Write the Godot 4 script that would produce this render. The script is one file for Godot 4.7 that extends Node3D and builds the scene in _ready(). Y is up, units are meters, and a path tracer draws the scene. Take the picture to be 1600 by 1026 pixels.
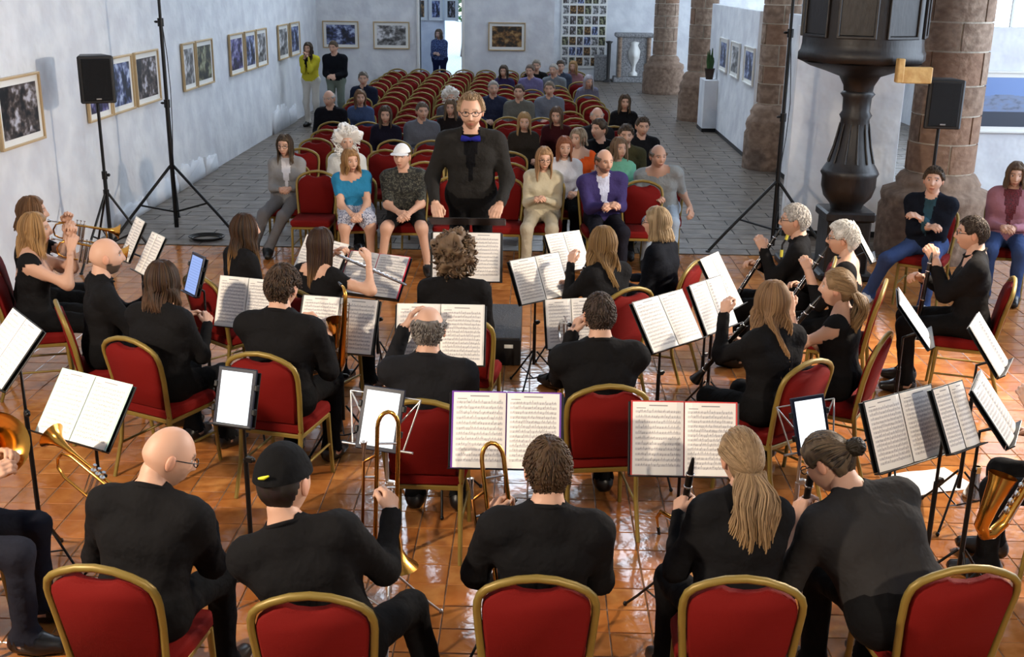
extends Node3D
# A wind orchestra playing in the nave of an old church, seen from behind the back row.

class MB:
	var v := PackedVector3Array()
	var n := PackedVector3Array()
	var c := PackedColorArray()
	var u := PackedVector2Array()
	var ix := PackedInt32Array()
	var xf := Transform3D()
	var col := Color(1, 1, 1)
	func vert(p: Vector3, nn: Vector3, t := Vector2.ZERO) -> int:
		v.append(xf * p); n.append((xf.basis * nn).normalized()); c.append(col); u.append(t)
		return v.size() - 1
	func tri(a: int, b: int, d: int) -> void:
		ix.append(a); ix.append(b); ix.append(d)
	func quadn(a: Vector3, b: Vector3, d: Vector3, e: Vector3, nn: Vector3) -> void:
		var i := vert(a, nn, Vector2(0, 0)); vert(b, nn, Vector2(1, 0)); vert(d, nn, Vector2(1, 1)); vert(e, nn, Vector2(0, 1))
		tri(i, i + 1, i + 2); tri(i, i + 2, i + 3)
	func quad(a: Vector3, b: Vector3, d: Vector3, e: Vector3) -> void:
		quadn(a, b, d, e, (b - a).cross(d - a).normalized())
	func box(at: Vector3, s: Vector3, bev := 0.0) -> void:
		var h := s * 0.5
		var ax := [Vector3.RIGHT, Vector3.UP, Vector3.BACK]
		if bev <= 0.0:
			for k in 3:
				for sg in [-1.0, 1.0]:
					var nn: Vector3 = ax[k] * sg
					var p: Vector3 = ax[(k + 1) % 3] * h[(k + 1) % 3]
					var q: Vector3 = ax[(k + 2) % 3] * h[(k + 2) % 3]
					var o: Vector3 = at + nn * h[k]
					quadn(o - p - q, o + p - q, o + p + q, o - p + q, nn)
			return
		var i := h - Vector3.ONE * bev
		for k in 3:
			var k1 := (k + 1) % 3
			var k2 := (k + 2) % 3
			for sg in [-1.0, 1.0]:
				var nn: Vector3 = ax[k] * sg
				var p: Vector3 = ax[k1] * i[k1]
				var q: Vector3 = ax[k2] * i[k2]
				var o: Vector3 = at + nn * h[k]
				quadn(o - p - q, o + p - q, o + p + q, o - p + q, nn)
			for s1 in [-1.0, 1.0]:
				for s2 in [-1.0, 1.0]:
					var nn2: Vector3 = (ax[k1] * s1 + ax[k2] * s2).normalized()
					var a1: Vector3 = at + ax[k1] * s1 * h[k1] + ax[k2] * s2 * i[k2]
					var a2: Vector3 = at + ax[k1] * s1 * i[k1] + ax[k2] * s2 * h[k2]
					var e: Vector3 = ax[k] * i[k]
					quadn(a1 - e, a1 + e, a2 + e, a2 - e, nn2)
		for sx in [-1.0, 1.0]:
			for sy in [-1.0, 1.0]:
				for sz in [-1.0, 1.0]:
					var sgn := Vector3(sx, sy, sz)
					var nn3 := sgn.normalized()
					var b0 := vert(at + sgn * Vector3(h.x, i.y, i.z), nn3)
					vert(at + sgn * Vector3(i.x, h.y, i.z), nn3); vert(at + sgn * Vector3(i.x, i.y, h.z), nn3)
					tri(b0, b0 + 1, b0 + 2)
	func tube(pts: Array, rad, sides := 8, cap := true, flat := 1.0) -> void:
		var m := pts.size()
		var t0: Vector3 = (pts[1] - pts[0]).normalized()
		var up := Vector3.UP if absf(t0.y) < 0.9 else Vector3.RIGHT
		var sd := t0.cross(up).normalized()
		var base := v.size()
		for k in m:
			var t: Vector3
			if k == 0: t = t0
			elif k == m - 1: t = (pts[k] - pts[k - 1]).normalized()
			else: t = ((pts[k + 1] - pts[k]).normalized() + (pts[k] - pts[k - 1]).normalized()).normalized()
			sd = (sd - t * sd.dot(t)).normalized()
			var w := t.cross(sd)
			var r: float = rad[k] if rad is Array else rad
			for j in sides:
				var a := TAU * j / sides
				var d := sd * cos(a) + w * sin(a) * flat
				vert(pts[k] + d * r, d, Vector2(float(j) / sides, float(k) / m))
		for k in m - 1:
			for j in sides:
				var a := base + k * sides + j
				var b := base + k * sides + (j + 1) % sides
				tri(a, b, b + sides); tri(a, b + sides, a + sides)
		if cap:
			for e in [0, m - 1]:
				var t: Vector3 = -t0 if e == 0 else (pts[m - 1] - pts[m - 2]).normalized()
				var ci := vert(pts[e], t)
				var ring := []
				for j in sides:
					var src := base + int(e) * sides + j
					v.append(v[src]); n.append((xf.basis * t).normalized()); c.append(col); u.append(Vector2.ZERO)
					ring.append(v.size() - 1)
				for j in sides:
					tri(ci, ring[j], ring[(j + 1) % sides])
	func lathe(prof: Array, seg := 20) -> void:
		var m := prof.size()
		var base := v.size()
		for k in m:
			var tn: Vector2 = prof[mini(k + 1, m - 1)] - prof[maxi(k - 1, 0)]
			var nn := Vector2(tn.y, -tn.x).normalized()
			for j in seg + 1:
				var a := TAU * j / seg
				vert(Vector3(prof[k].x * cos(a), prof[k].y, prof[k].x * sin(a)), Vector3(nn.x * cos(a), nn.y, nn.x * sin(a)), Vector2(float(j) / seg, float(k) / m))
		for k in m - 1:
			for j in seg:
				var a := base + k * (seg + 1) + j
				tri(a, a + 1, a + seg + 2); tri(a, a + seg + 2, a + seg + 1)
	func ball(at: Vector3, r: Vector3, seg := 10, rings := 7) -> void:
		var base := v.size()
		for k in rings + 1:
			var th := PI * k / rings - PI / 2
			for j in seg + 1:
				var a := TAU * j / seg
				var d := Vector3(cos(a) * cos(th), sin(th), sin(a) * cos(th))
				vert(at + d * r, d / r)
		for k in rings:
			for j in seg:
				var a := base + k * (seg + 1) + j
				tri(a, a + 1, a + seg + 2); tri(a, a + seg + 2, a + seg + 1)
	func lean_z(y: float) -> float:
		return 0.19 + (y - 0.45) * 0.16 + maxf(0.0, y - 0.7) * 0.1
	# a polygon in xy, extruded from z0 to z1 with softened rims; bend leans it back as a chair back leans
	func slab(poly: PackedVector2Array, z0: float, z1: float, bev: float, bend := false) -> void:
		var m := poly.size()
		var ccw := not Geometry2D.is_polygon_clockwise(poly)
		var nor := []
		for k in m:
			var d := (poly[(k + 1) % m] - poly[k - 1]).normalized()
			nor.append(Vector2(d.y, -d.x) if ccw else Vector2(-d.y, d.x))
		var idx := Geometry2D.triangulate_polygon(poly)
		var rings := [[z0, -bev, Vector3(0, 0, -1)], [z0 + bev, 0.0, null], [z1 - bev, 0.0, null], [z1, -bev, Vector3(0, 0, 1)]]
		var starts := []
		for rr in rings:
			starts.append(v.size())
			for k in m:
				var q: Vector2 = poly[k] + nor[k] * rr[1]
				var z: float = rr[0] + (lean_z(q.y) if bend else 0.0)
				var nn: Vector3 = Vector3(nor[k].x, nor[k].y, 0)
				if rr[2] != null: nn = (nn * 0.5 + rr[2] * 0.8).normalized()
				vert(Vector3(q.x, q.y, z), nn, q)
		for r in 3:
			for k in m:
				var a: int = starts[r] + k
				var b: int = starts[r] + (k + 1) % m
				tri(a, b, b + m); tri(a, b + m, a + m)
		for e in [0, 3]:
			for t in range(0, idx.size(), 3):
				tri(starts[e] + idx[t], starts[e] + idx[t + 1], starts[e] + idx[t + 2])
	func mesh(colours := false) -> ArrayMesh:
		for t in range(0, ix.size(), 3):
			var a := ix[t]
			var b := ix[t + 1]
			var d := ix[t + 2]
			if (v[b] - v[a]).cross(v[d] - v[a]).dot(n[a] + n[b] + n[d]) > 0.0:
				ix[t + 1] = d; ix[t + 2] = b
		var arr := []
		arr.resize(Mesh.ARRAY_MAX)
		arr[Mesh.ARRAY_VERTEX] = v
		arr[Mesh.ARRAY_NORMAL] = n
		arr[Mesh.ARRAY_TEX_UV] = u
		if colours: arr[Mesh.ARRAY_COLOR] = c
		arr[Mesh.ARRAY_INDEX] = ix
		var am := ArrayMesh.new()
		am.add_surface_from_arrays(Mesh.PRIMITIVE_TRIANGLES, arr)
		return am

var rng := RandomNumberGenerator.new()
var noise := FastNoiseLite.new()
var M := {}
var taken := {}
var counted := {}

# ---------- nodes ----------
func numbered(called: String) -> String:
	taken[called] = taken.get(called, -1) + 1
	return called if taken[called] == 0 else "%s_%03d" % [called, taken[called]]

func tag(o: Node, label: String, category: String, group := "", kind := "") -> void:
	if label: o.set_meta("label", label)
	if category: o.set_meta("category", category)
	if group: o.set_meta("group", group)
	if kind: o.set_meta("kind", kind)

func thing(called: String, label: String, category: String, at := Vector3.ZERO, yaw := 0.0, group := "") -> Node3D:
	var o := Node3D.new()
	o.name = numbered(called)
	add_child(o)
	o.position = at
	o.rotation.y = deg_to_rad(yaw)
	tag(o, label, category, group)
	return o

func part(called: String, m, mat: Material, parent: Node, colours := false) -> MeshInstance3D:
	var o := MeshInstance3D.new()
	o.mesh = m.mesh(colours) if m is MB else m
	o.material_override = mat
	o.name = numbered(called) if parent == self else called
	parent.add_child(o, true)
	return o

func struct(called: String, m, mat: Material, parent: Node = self) -> MeshInstance3D:
	var o := part(called, m, mat, parent)
	if parent == self: o.set_meta("kind", "structure")
	return o

func copy_of(src: Node3D, at: Vector3, yaw: float, label: String, group := "") -> Node3D:
	var o: Node3D = src.duplicate()
	o.name = numbered(String(src.name).rstrip("_0123456789"))
	add_child(o)
	o.position = at
	o.rotation.y = deg_to_rad(yaw)
	if label: o.set_meta("label", label)
	if group: o.set_meta("group", group)
	elif o.has_meta("group"): o.remove_meta("group")
	return o

# ---------- materials ----------
func mat(key: String, colour: Color, rough := 0.7, metal := 0.0) -> StandardMaterial3D:
	if M.has(key): return M[key]
	var m := StandardMaterial3D.new()
	m.albedo_color = colour
	m.roughness = rough
	m.metallic = metal
	m.resource_name = key
	M[key] = m
	return m

func noise_tex(freq: float, size := 256, ramp: Gradient = null, normal := false, bump := 4.0, sd := 1) -> NoiseTexture2D:
	var t := NoiseTexture2D.new()
	var f := FastNoiseLite.new()
	f.seed = sd
	f.frequency = freq
	f.fractal_octaves = 4
	t.noise = f
	t.width = size
	t.height = size
	t.seamless = true
	if normal:
		t.as_normal_map = true
		t.bump_strength = bump
	if ramp: t.color_ramp = ramp
	return t

func ramp(stops: Array) -> Gradient:
	var g := Gradient.new()
	g.offsets = PackedFloat32Array()
	g.colors = PackedColorArray()
	var o := PackedFloat32Array()
	var c := PackedColorArray()
	for s in stops:
		o.append(s[0]); c.append(s[1])
	g.offsets = o
	g.colors = c
	return g

func rough_surface(key: String, a: Color, b: Color, scale: float, rough := 0.8, freq := 0.02, bump := 3.0) -> StandardMaterial3D:
	if M.has(key): return M[key]
	var m := mat(key, Color.WHITE, rough)
	m.albedo_texture = noise_tex(freq, 256, ramp([[0.25, a], [0.75, b]]), false, 4.0, key.hash() % 99)
	if bump > 0.0:
		m.normal_enabled = true
		m.normal_texture = M.get("bumps") if M.has("bumps") else noise_tex(0.03, 256, null, true, 5.0, 5)
		M["bumps"] = m.normal_texture
		m.normal_scale = bump * 0.2
	m.uv1_triplanar = true
	m.uv1_world_triplanar = true
	m.uv1_scale = Vector3.ONE * scale
	return m

func cloth(colour: Color) -> StandardMaterial3D:
	var key := "cloth_" + colour.to_html(false)
	if M.has(key): return M[key]
	var m := mat(key, colour, 0.85)
	if not M.has("weave"): M["weave"] = noise_tex(0.012, 256, null, true, 9.0, 11)
	m.normal_enabled = true
	m.normal_texture = M["weave"]
	m.normal_scale = 0.8
	m.uv1_triplanar = true
	m.uv1_scale = Vector3.ONE * 2.2
	m.metallic_specular = 0.2
	return m

func print_cloth(key: String, stops: Array, scale := 6.0) -> StandardMaterial3D:
	if M.has(key): return M[key]
	var m := mat(key, Color.WHITE, 0.85)
	m.albedo_texture = noise_tex(0.035, 256, ramp(stops), false, 4.0, key.hash() % 77)
	m.uv1_triplanar = true
	m.uv1_scale = Vector3.ONE * scale
	return m

# ---------- the field of tapered bones, meshed as surface nets ----------
# bone: [a, ra, b, rb, label near a, label near b, cut]
func net(bones: Array, h: float, k: float) -> Dictionary:
	var lo := Vector3.ONE * 1e9
	var hi := -lo
	var mg := maxf(2.5 * h, 1.6 / k)
	for b in bones:
		var r: float = maxf(b[1], b[3]) + mg + h
		for e in [b[0], b[2]]:
			lo = lo.min(e - Vector3.ONE * r)
			hi = hi.max(e + Vector3.ONE * r)
	var nx := int((hi.x - lo.x) / h) + 2
	var ny := int((hi.y - lo.y) / h) + 2
	var nz := int((hi.z - lo.z) / h) + 2
	var size := nx * ny * nz
	var acc := PackedFloat32Array()
	acc.resize(size)
	var best := PackedFloat32Array()
	best.resize(size)
	best.fill(1e9)
	var lab := PackedByteArray()
	lab.resize(size)
	for b in bones:
		var a: Vector3 = b[0]
		var e: Vector3 = b[2]
		var ra: float = b[1]
		var dr: float = b[3] - ra
		var la: int = b[4]
		var lb: int = b[5]
		var cut: float = b[6]
		var ab := e - a
		var inv := 1.0 / maxf(ab.length_squared(), 1e-9)
		var r := maxf(ra, b[3]) + mg
		var l3 := ((a.min(e) - Vector3.ONE * r - lo) / h).floor()
		var h3 := ((a.max(e) + Vector3.ONE * r - lo) / h).ceil()
		for iz in range(maxi(0, int(l3.z)), mini(nz - 1, int(h3.z)) + 1):
			for iy in range(maxi(0, int(l3.y)), mini(ny - 1, int(h3.y)) + 1):
				var x0 := maxi(0, int(l3.x))
				var i := (iz * ny + iy) * nx + x0
				var ap := lo + Vector3(x0, iy, iz) * h - a
				for ixx in range(x0, mini(nx - 1, int(h3.x)) + 1):
					var t := clampf(ap.dot(ab) * inv, 0.0, 1.0)
					var d := (ap - ab * t).length() - ra - dr * t
					if d < mg:
						acc[i] += exp(-k * d)
						if d < best[i]:
							best[i] = d
							lab[i] = la if t < cut else lb
					i += 1
					ap.x += h
	var vs := PackedVector3Array()
	var ls := PackedByteArray()
	var cell := PackedInt32Array()
	cell.resize(size)
	cell.fill(-1)
	var q := PackedInt32Array()
	var sxy := nx * ny
	var off := PackedInt32Array([0, 1, nx, nx + 1, sxy, sxy + 1, sxy + nx, sxy + nx + 1])
	var edges := [[0, 1], [2, 3], [4, 5], [6, 7], [0, 2], [1, 3], [4, 6], [5, 7], [0, 4], [1, 5], [2, 6], [3, 7]]
	var cp := [Vector3(0, 0, 0), Vector3(1, 0, 0), Vector3(0, 1, 0), Vector3(1, 1, 0), Vector3(0, 0, 1), Vector3(1, 0, 1), Vector3(0, 1, 1), Vector3(1, 1, 1)]
	var dd := PackedFloat32Array()
	dd.resize(8)
	for iz in nz - 1:
		for iy in ny - 1:
			var i := (iz * ny + iy) * nx - 1
			for ixx in nx - 1:
				i += 1
				var s := 0
				if acc[i] > 1.0: s += 1
				if acc[i + 1] > 1.0: s += 1
				if acc[i + nx] > 1.0: s += 1
				if acc[i + nx + 1] > 1.0: s += 1
				if acc[i + sxy] > 1.0: s += 1
				if acc[i + sxy + 1] > 1.0: s += 1
				if acc[i + sxy + nx] > 1.0: s += 1
				if acc[i + sxy + nx + 1] > 1.0: s += 1
				if s == 0 or s == 8: continue
				var bd := 1e9
				var bl := 0
				for j in 8:
					var w := i + off[j]
					dd[j] = -log(maxf(acc[w], 1e-6)) / k
					if best[w] < bd:
						bd = best[w]
						bl = lab[w]
				var p := Vector3.ZERO
				var cnt := 0
				for e in edges:
					var d0 := dd[e[0]]
					var d1 := dd[e[1]]
					if (d0 < 0.0) != (d1 < 0.0):
						p += (cp[e[0]] as Vector3).lerp(cp[e[1]], d0 / (d0 - d1))
						cnt += 1
				cell[i] = vs.size()
				vs.append(lo + (Vector3(ixx, iy, iz) + p / cnt) * h)
				ls.append(bl)
				var in0 := acc[i] > 1.0
				if iy > 0 and iz > 0 and in0 != (acc[i + 1] > 1.0):
					quad4(q, cell[i], cell[i - nx], cell[i - nx - sxy], cell[i - sxy], in0)
				if ixx > 0 and iz > 0 and in0 != (acc[i + nx] > 1.0):
					quad4(q, cell[i], cell[i - sxy], cell[i - 1 - sxy], cell[i - 1], in0)
				if ixx > 0 and iy > 0 and in0 != (acc[i + sxy] > 1.0):
					quad4(q, cell[i], cell[i - 1], cell[i - 1 - nx], cell[i - nx], in0)
	var ns := PackedVector3Array()
	ns.resize(vs.size())
	for t in range(0, q.size(), 3):
		var f := (vs[q[t + 2]] - vs[q[t]]).cross(vs[q[t + 1]] - vs[q[t]])
		for j in 3: ns[q[t + j]] += f
	for t in ns.size(): ns[t] = ns[t].normalized()
	return {"v": vs, "n": ns, "l": ls, "i": q}

func quad4(q: PackedInt32Array, a: int, b: int, d: int, e: int, inside: bool) -> void:
	if a < 0 or b < 0 or d < 0 or e < 0: return
	if not inside:
		q.append_array([a, b, d, a, d, e])
	else:
		q.append_array([a, d, b, a, e, d])

# ---------- people ----------
var hand_cache := {}
var head_cache := {}

func hand_net(curl: float, fine: bool) -> Dictionary:
	var key := "%d_%s" % [int(curl), fine]
	if hand_cache.has(key): return hand_cache[key]
	var b := []
	var xs := [-0.029, -0.010, 0.010, 0.028]
	var ln := [0.95, 1.05, 1.0, 0.8]
	for f in 4:
		var k := Vector3(xs[f], 0.004 - absf(xs[f] + 0.005) * 0.15, -0.088 + absf(xs[f] + 0.008) * 0.25)
		b.append([Vector3(xs[f] * 0.5, 0, 0.0), 0.0155, k, 0.0115, 0, 0, 2.0])
		var ang := deg_to_rad(curl * 0.7)
		var p := k
		var seg := [0.043, 0.027, 0.021]
		for s in 3:
			var e: Vector3 = p + Vector3(xs[f] * 0.12 * (1.0 if s == 0 else 0.0), -sin(ang), -cos(ang)) * seg[s] * ln[f]
			b.append([p, 0.0094 - s * 0.0008, e, 0.0088 - s * 0.0009, 0, 0, 2.0])
			p = e
			ang += deg_to_rad(curl)
	var th := [Vector3(-0.014, -0.004, -0.016), Vector3(-0.042, -0.012, -0.046), Vector3(-0.052, -0.022, -0.076), Vector3(-0.046, -0.034, -0.1)]
	for s in 3: b.append([th[s], [0.016, 0.0115, 0.0098][s], th[s + 1], [0.0115, 0.0098, 0.008][s], 0, 0, 2.0])
	b.append([Vector3(0, 0, 0.035), 0.024, Vector3(0, 0, -0.02), 0.02, 0, 0, 2.0])
	hand_cache[key] = net(b, 0.0042 if fine else 0.0062, 330.0)
	return hand_cache[key]

func head_pt(d: Vector3, fem: bool) -> Vector3:
	var x := d.x * (0.071 if fem else 0.076)
	var y := d.y * 0.115
	var z := d.z * 0.097
	var k := smoothstep(0.0, 0.105, -y - 0.005)
	x *= 1.0 - (0.36 if fem else 0.28) * k
	if z > 0.0: z *= 1.0 - 0.38 * smoothstep(0.0, 0.09, -y)
	elif d.z < -0.1:
		var ax := absf(x)
		var fr := smoothstep(0.1, 0.5, -d.z)
		var add := 0.0
		add += 0.024 * exp(-pow(x / 0.0125, 2)) * smoothstep(-0.036, 0.026, -y) * (1.0 - smoothstep(0.027, 0.042, -y))
		add += 0.005 * exp(-pow((y - 0.031) / 0.011, 2)) * exp(-pow(x / 0.055, 2)) * (0.6 if fem else 1.0)
		add -= 0.011 * exp(-pow((ax - 0.031) / 0.017, 2) - pow((y - 0.012) / 0.012, 2))
		add += 0.005 * exp(-pow((ax - 0.042) / 0.018, 2) - pow((y + 0.026) / 0.022, 2))
		add += 0.007 * exp(-pow(x / 0.024, 2) - pow((y + 0.0575) / 0.005, 2))
		add += 0.008 * exp(-pow(x / 0.021, 2) - pow((y + 0.068) / 0.005, 2))
		add += 0.009 * exp(-pow(x / 0.02, 2) - pow((y + 0.1) / 0.015, 2))
		z -= add * fr
		z -= 0.006 * k
	return Vector3(x, y, z)

func dir_of(phi: float, th: float) -> Vector3:
	return Vector3(sin(phi) * cos(th), sin(th), -cos(phi) * cos(th))

# colour codes: 0 skin 1 lips 2 brow 3 eye white 4 iris 5 beard 6 ear
func head_net(fem: bool, fine: bool) -> Dictionary:
	var key := "%s_%s" % [fem, fine]
	if head_cache.has(key): return head_cache[key]
	var m := MB.new()
	var codes := PackedByteArray()
	var nu := 52 if fine else 30
	var nv := 40 if fine else 24
	for j in nv + 1:
		var th := PI * (float(j) / nv - 0.5)
		for i in nu + 1:
			var w := 2.0 * i / nu - 1.0
			var phi := PI * (0.5 * w + 0.5 * w * w * w)
			var p := head_pt(dir_of(phi, th), fem)
			var e := 0.02
			var du := head_pt(dir_of(phi + e, th), fem) - head_pt(dir_of(phi - e, th), fem)
			var dv := head_pt(dir_of(phi, minf(th + e, 1.57)), fem) - head_pt(dir_of(phi, maxf(th - e, -1.57)), fem)
			var nn := du.cross(dv).normalized()
			if nn.dot(p) < 0.0: nn = -nn
			if absf(th) > 1.5: nn = Vector3(0, signf(th), 0)
			m.vert(p, nn)
			var code := 0
			var ax := absf(p.x)
			if p.z < -0.03:
				if ax < 0.024 - absf(p.y + 0.063) * 0.5 and absf(p.y + 0.063) < 0.010: code = 1
				elif ax > 0.012 and ax < 0.05 and absf(p.y - 0.034 + maxf(0, ax - 0.035) * 0.5) < 0.0062: code = 2
				elif p.y < -0.05 and p.y > -0.2: code = 5
				elif p.y < -0.043 and ax < 0.03: code = 5
			elif p.y < -0.03 and p.z < 0.005: code = 5
			codes.append(code)
	for j in nv:
		for i in nu:
			var a := j * (nu + 1) + i
			m.tri(a, a + 1, a + nu + 2); m.tri(a, a + nu + 2, a + nu + 1)
	for s in [-1.0, 1.0]:
		m.ball(Vector3(s * (0.073 if fem else 0.078), -0.004, 0.01), Vector3(0.009, 0.031, 0.019), 9, 7)
		while codes.size() < m.v.size(): codes.append(6)
		m.ball(Vector3(s * 0.031, 0.011, -0.070), Vector3(0.0135, 0.0095, 0.0128), 10, 8)
		while codes.size() < m.v.size(): codes.append(3)
		m.ball(Vector3(s * 0.031, 0.011, -0.0785), Vector3(0.0068, 0.0068, 0.0058), 8, 6)
		while codes.size() < m.v.size(): codes.append(4)
	for t in range(0, m.ix.size(), 3):
		if (m.v[m.ix[t + 1]] - m.v[m.ix[t]]).cross(m.v[m.ix[t + 2]] - m.v[m.ix[t]]).dot(m.n[m.ix[t]]) > 0.0:
			var sw := m.ix[t + 1]
			m.ix[t + 1] = m.ix[t + 2]
			m.ix[t + 2] = sw
	head_cache[key] = {"m": m, "codes": codes}
	return head_cache[key]

func add_net(m: MB, nt: Dictionary, xf: Transform3D, colour: Color) -> void:
	var b := m.v.size()
	var vs: PackedVector3Array = nt.v
	var ns: PackedVector3Array = nt.n
	var flip := xf.basis.determinant() < 0.0
	for k in vs.size():
		m.v.append(xf * vs[k]); m.n.append((xf.basis * ns[k]).normalized()); m.c.append(colour); m.u.append(Vector2.ZERO)
	var q: PackedInt32Array = nt.i
	for t in range(0, q.size(), 3):
		m.ix.append(b + q[t])
		m.ix.append(b + q[t + (2 if flip else 1)])
		m.ix.append(b + q[t + (1 if flip else 2)])

func ik(a: Vector3, t: Vector3, l1: float, l2: float, pole: Vector3) -> Array:
	var d := t - a
	var len := clampf(d.length(), absf(l1 - l2) + 0.01, (l1 + l2) * 0.995)
	var u := d.normalized()
	var x := (l1 * l1 - l2 * l2 + len * len) / (2.0 * len)
	var y := sqrt(maxf(0.0, l1 * l1 - x * x))
	var p := (pole - u * pole.dot(u)).normalized()
	return [a + u * x + p * y, a + u * len]

const SKIN := Color(0.52, 0.30, 0.205)

func hair_line(phi: float) -> float:
	var a := absf(phi)
	if a < 0.75: return lerpf(0.07, 0.062, a / 0.75)
	if a < 1.25: return lerpf(0.062, 0.0, (a - 0.75) / 0.5)
	if a < 1.75: return lerpf(0.0, 0.02, (a - 1.25) / 0.5)
	if a < 2.3: return lerpf(0.02, -0.07, (a - 1.75) / 0.55)
	return -0.078

func hair_cap(m: MB, fem: bool, thick: float, style: String, fine: bool, c0: Color, c1: Color, rough := 0.25) -> void:
	var nu := 56 if fine else 26
	var nv := 40 if fine else 18
	var b := m.v.size()
	for j in nv + 1:
		var th := PI * (float(j) / nv - 0.5)
		for i in nu + 1:
			var phi := TAU * (float(i) / nu - 0.5)
			var d := dir_of(phi, th)
			var p := head_pt(d, fem)
			var line := hair_line(phi)
			var cover := smoothstep(-0.014, 0.012, p.y - line)
			if style == "balding":
				cover *= 1.0 - smoothstep(0.03, 0.065, p.y - (0.02 if absf(phi) > 2.2 else 0.0))
			if style == "receding" and absf(phi) < 1.2: cover *= smoothstep(0.075, 0.1, p.y)
			var g := noise.get_noise_3d(p.x * 900.0, p.y * 260.0, p.z * 900.0)
			var g2 := noise.get_noise_3d(p.x * 300.0 + 40.0, p.y * 300.0, p.z * 300.0)
			var tk := thick * (1.0 + rough * g + rough * 1.6 * g2)
			if style == "curly" : tk *= (0.75 + 0.45 * smoothstep(-0.1, 0.06, p.y))
			m.col = c0.lerp(c1, clampf(0.45 + g * 0.8 + g2 * 0.4, 0.0, 1.0))
			var o := d.normalized()
			m.vert(p + o * lerpf(-0.014, tk, cover), o)
	for j in nv:
		for i in nu:
			var a := b + j * (nu + 1) + i
			m.tri(a, a + 1, a + nu + 2); m.tri(a, a + nu + 2, a + nu + 1)
	# true normals
	var acc := PackedVector3Array()
	acc.resize(m.v.size() - b)
	for t in range(m.ix.size() - nu * nv * 6, m.ix.size(), 3):
		var f := (m.v[m.ix[t + 1]] - m.v[m.ix[t]]).cross(m.v[m.ix[t + 2]] - m.v[m.ix[t]])
		if f.dot(m.n[m.ix[t]]) < 0.0: f = -f
		for e in 3: acc[m.ix[t + e] - b] += f
	for k in acc.size():
		if acc[k].length() > 1e-12: m.n[b + k] = acc[k].normalized()
	m.col = Color.WHITE

# strands that run from the crown over the head at azimuth phi and then hang
func strands(m: MB, fem: bool, count: int, length: float, wave: float, c0: Color, c1: Color, tip: Color, spread := 2.35, fat := 0.0075, gather := 0.0, front := 0.0) -> void:
	for s in count:
		var phi := PI + rng.randf_range(-spread, spread)
		var back := cos(phi - PI)
		var pts := []
		var rad := []
		var lift := rng.randf_range(0.006, 0.02)
		var part_x := rng.randf_range(-0.01, 0.01)
		for k in 6:
			var th := deg_to_rad(lerpf(80.0, -12.0, k / 5.0))
			var p := head_pt(dir_of(phi, th), fem)
			p += p.normalized() * lift
			if k == 0: p = Vector3(part_x, 0.122, p.z * 0.6)
			pts.append(p)
			rad.append(fat * (0.5 if k == 0 else 1.0))
		var last: Vector3 = pts[5]
		var ll := length * rng.randf_range(0.72, 1.05)
		var ph := phi * 4.0 + rng.randf_range(-0.5, 0.5)
		var fq := rng.randf_range(26.0, 30.0)
		var n := 9
		for k in range(1, n + 1):
			var t := float(k) / n
			var y := t * ll
			var o := Vector3(sin(y * fq + ph) * wave, 0, cos(y * fq * 0.9 + ph) * wave)
			var pull := gather * smoothstep(0.0, 0.5, t)
			pts.append(Vector3(last.x * (1.0 - pull) * (1.0 + 0.12 * t), last.y - y, last.z + 0.035 * t * maxf(back, 0.0) + front * t) + o)
			rad.append(fat * (1.0 - 0.75 * t * t))
		var mixc := rng.randf()
		var b := m.v.size()
		m.tube(pts, rad, 4, false)
		for k in pts.size():
			var t := maxf(0.0, (k - 5.0) / n)
			var cc := c0.lerp(c1, mixc).lerp(tip, smoothstep(0.25, 0.95, t))
			for j in 4: m.c[b + k * 4 + j] = cc

func ponytail(m: MB, fem: bool, count: int, root: Vector3, length: float, wave: float, c0: Color, c1: Color, tip: Color, width := 0.05) -> void:
	for s in count:
		var a := rng.randf() * TAU
		var r := sqrt(rng.randf())
		var pts := []
		var rad := []
		var ll := length * rng.randf_range(0.75, 1.05)
		var ph := a * 2.0 + r * 3.0 + rng.randf_range(-0.4, 0.4)
		for k in 12:
			var t := k / 11.0
			var w := width * (0.35 + 1.0 * sin(PI * minf(t * 0.8 + 0.12, 1.0)))
			pts.append(root + Vector3(cos(a) * r * w + sin(t * 14.0 + ph) * wave, -ll * t * t * 0.35 - ll * t * 0.65, 0.045 * sin(PI * minf(t * 1.4, 1.0)) + sin(a) * r * w * 0.6))
			rad.append(0.0036 * (1.0 - 0.7 * t * t))
		var b := m.v.size()
		var mixc := rng.randf()
		m.tube(pts, rad, 4, false)
		for k in 12:
			var cc := c0.lerp(c1, mixc).lerp(tip, smoothstep(0.3, 0.95, k / 11.0))
			for j in 4: m.c[b + k * 4 + j] = cc

func curls(m: MB, fem: bool, count: int, reach: float, c0: Color, c1: Color, lowest := -0.09) -> void:
	for s in count:
		var d := Vector3(rng.randf_range(-1, 1), rng.randf_range(-0.8, 1), rng.randf_range(-1, 1)).normalized()
		if d.z < -0.35 and d.y < 0.6: continue
		if d.y * 0.115 < lowest: continue
		var p := head_pt(d, fem)
		var t1 := d.cross(Vector3(rng.randf_range(-1, 1), rng.randf_range(-1, 1), rng.randf_range(-1, 1))).normalized()
		var t2 := d.cross(t1)
		var pts := []
		var rr := rng.randf_range(0.008, 0.016)
		var out := reach * rng.randf_range(0.65, 1.1)
		for k in 8:
			var t := k / 7.0
			pts.append(p + d * out * t + (t1 * cos(t * 9.0) + t2 * sin(t * 9.0)) * rr * (0.4 + t))
		m.col = c0.lerp(c1, rng.randf())
		m.tube(pts, 0.0058, 5, false)
	m.col = Color.WHITE

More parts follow.
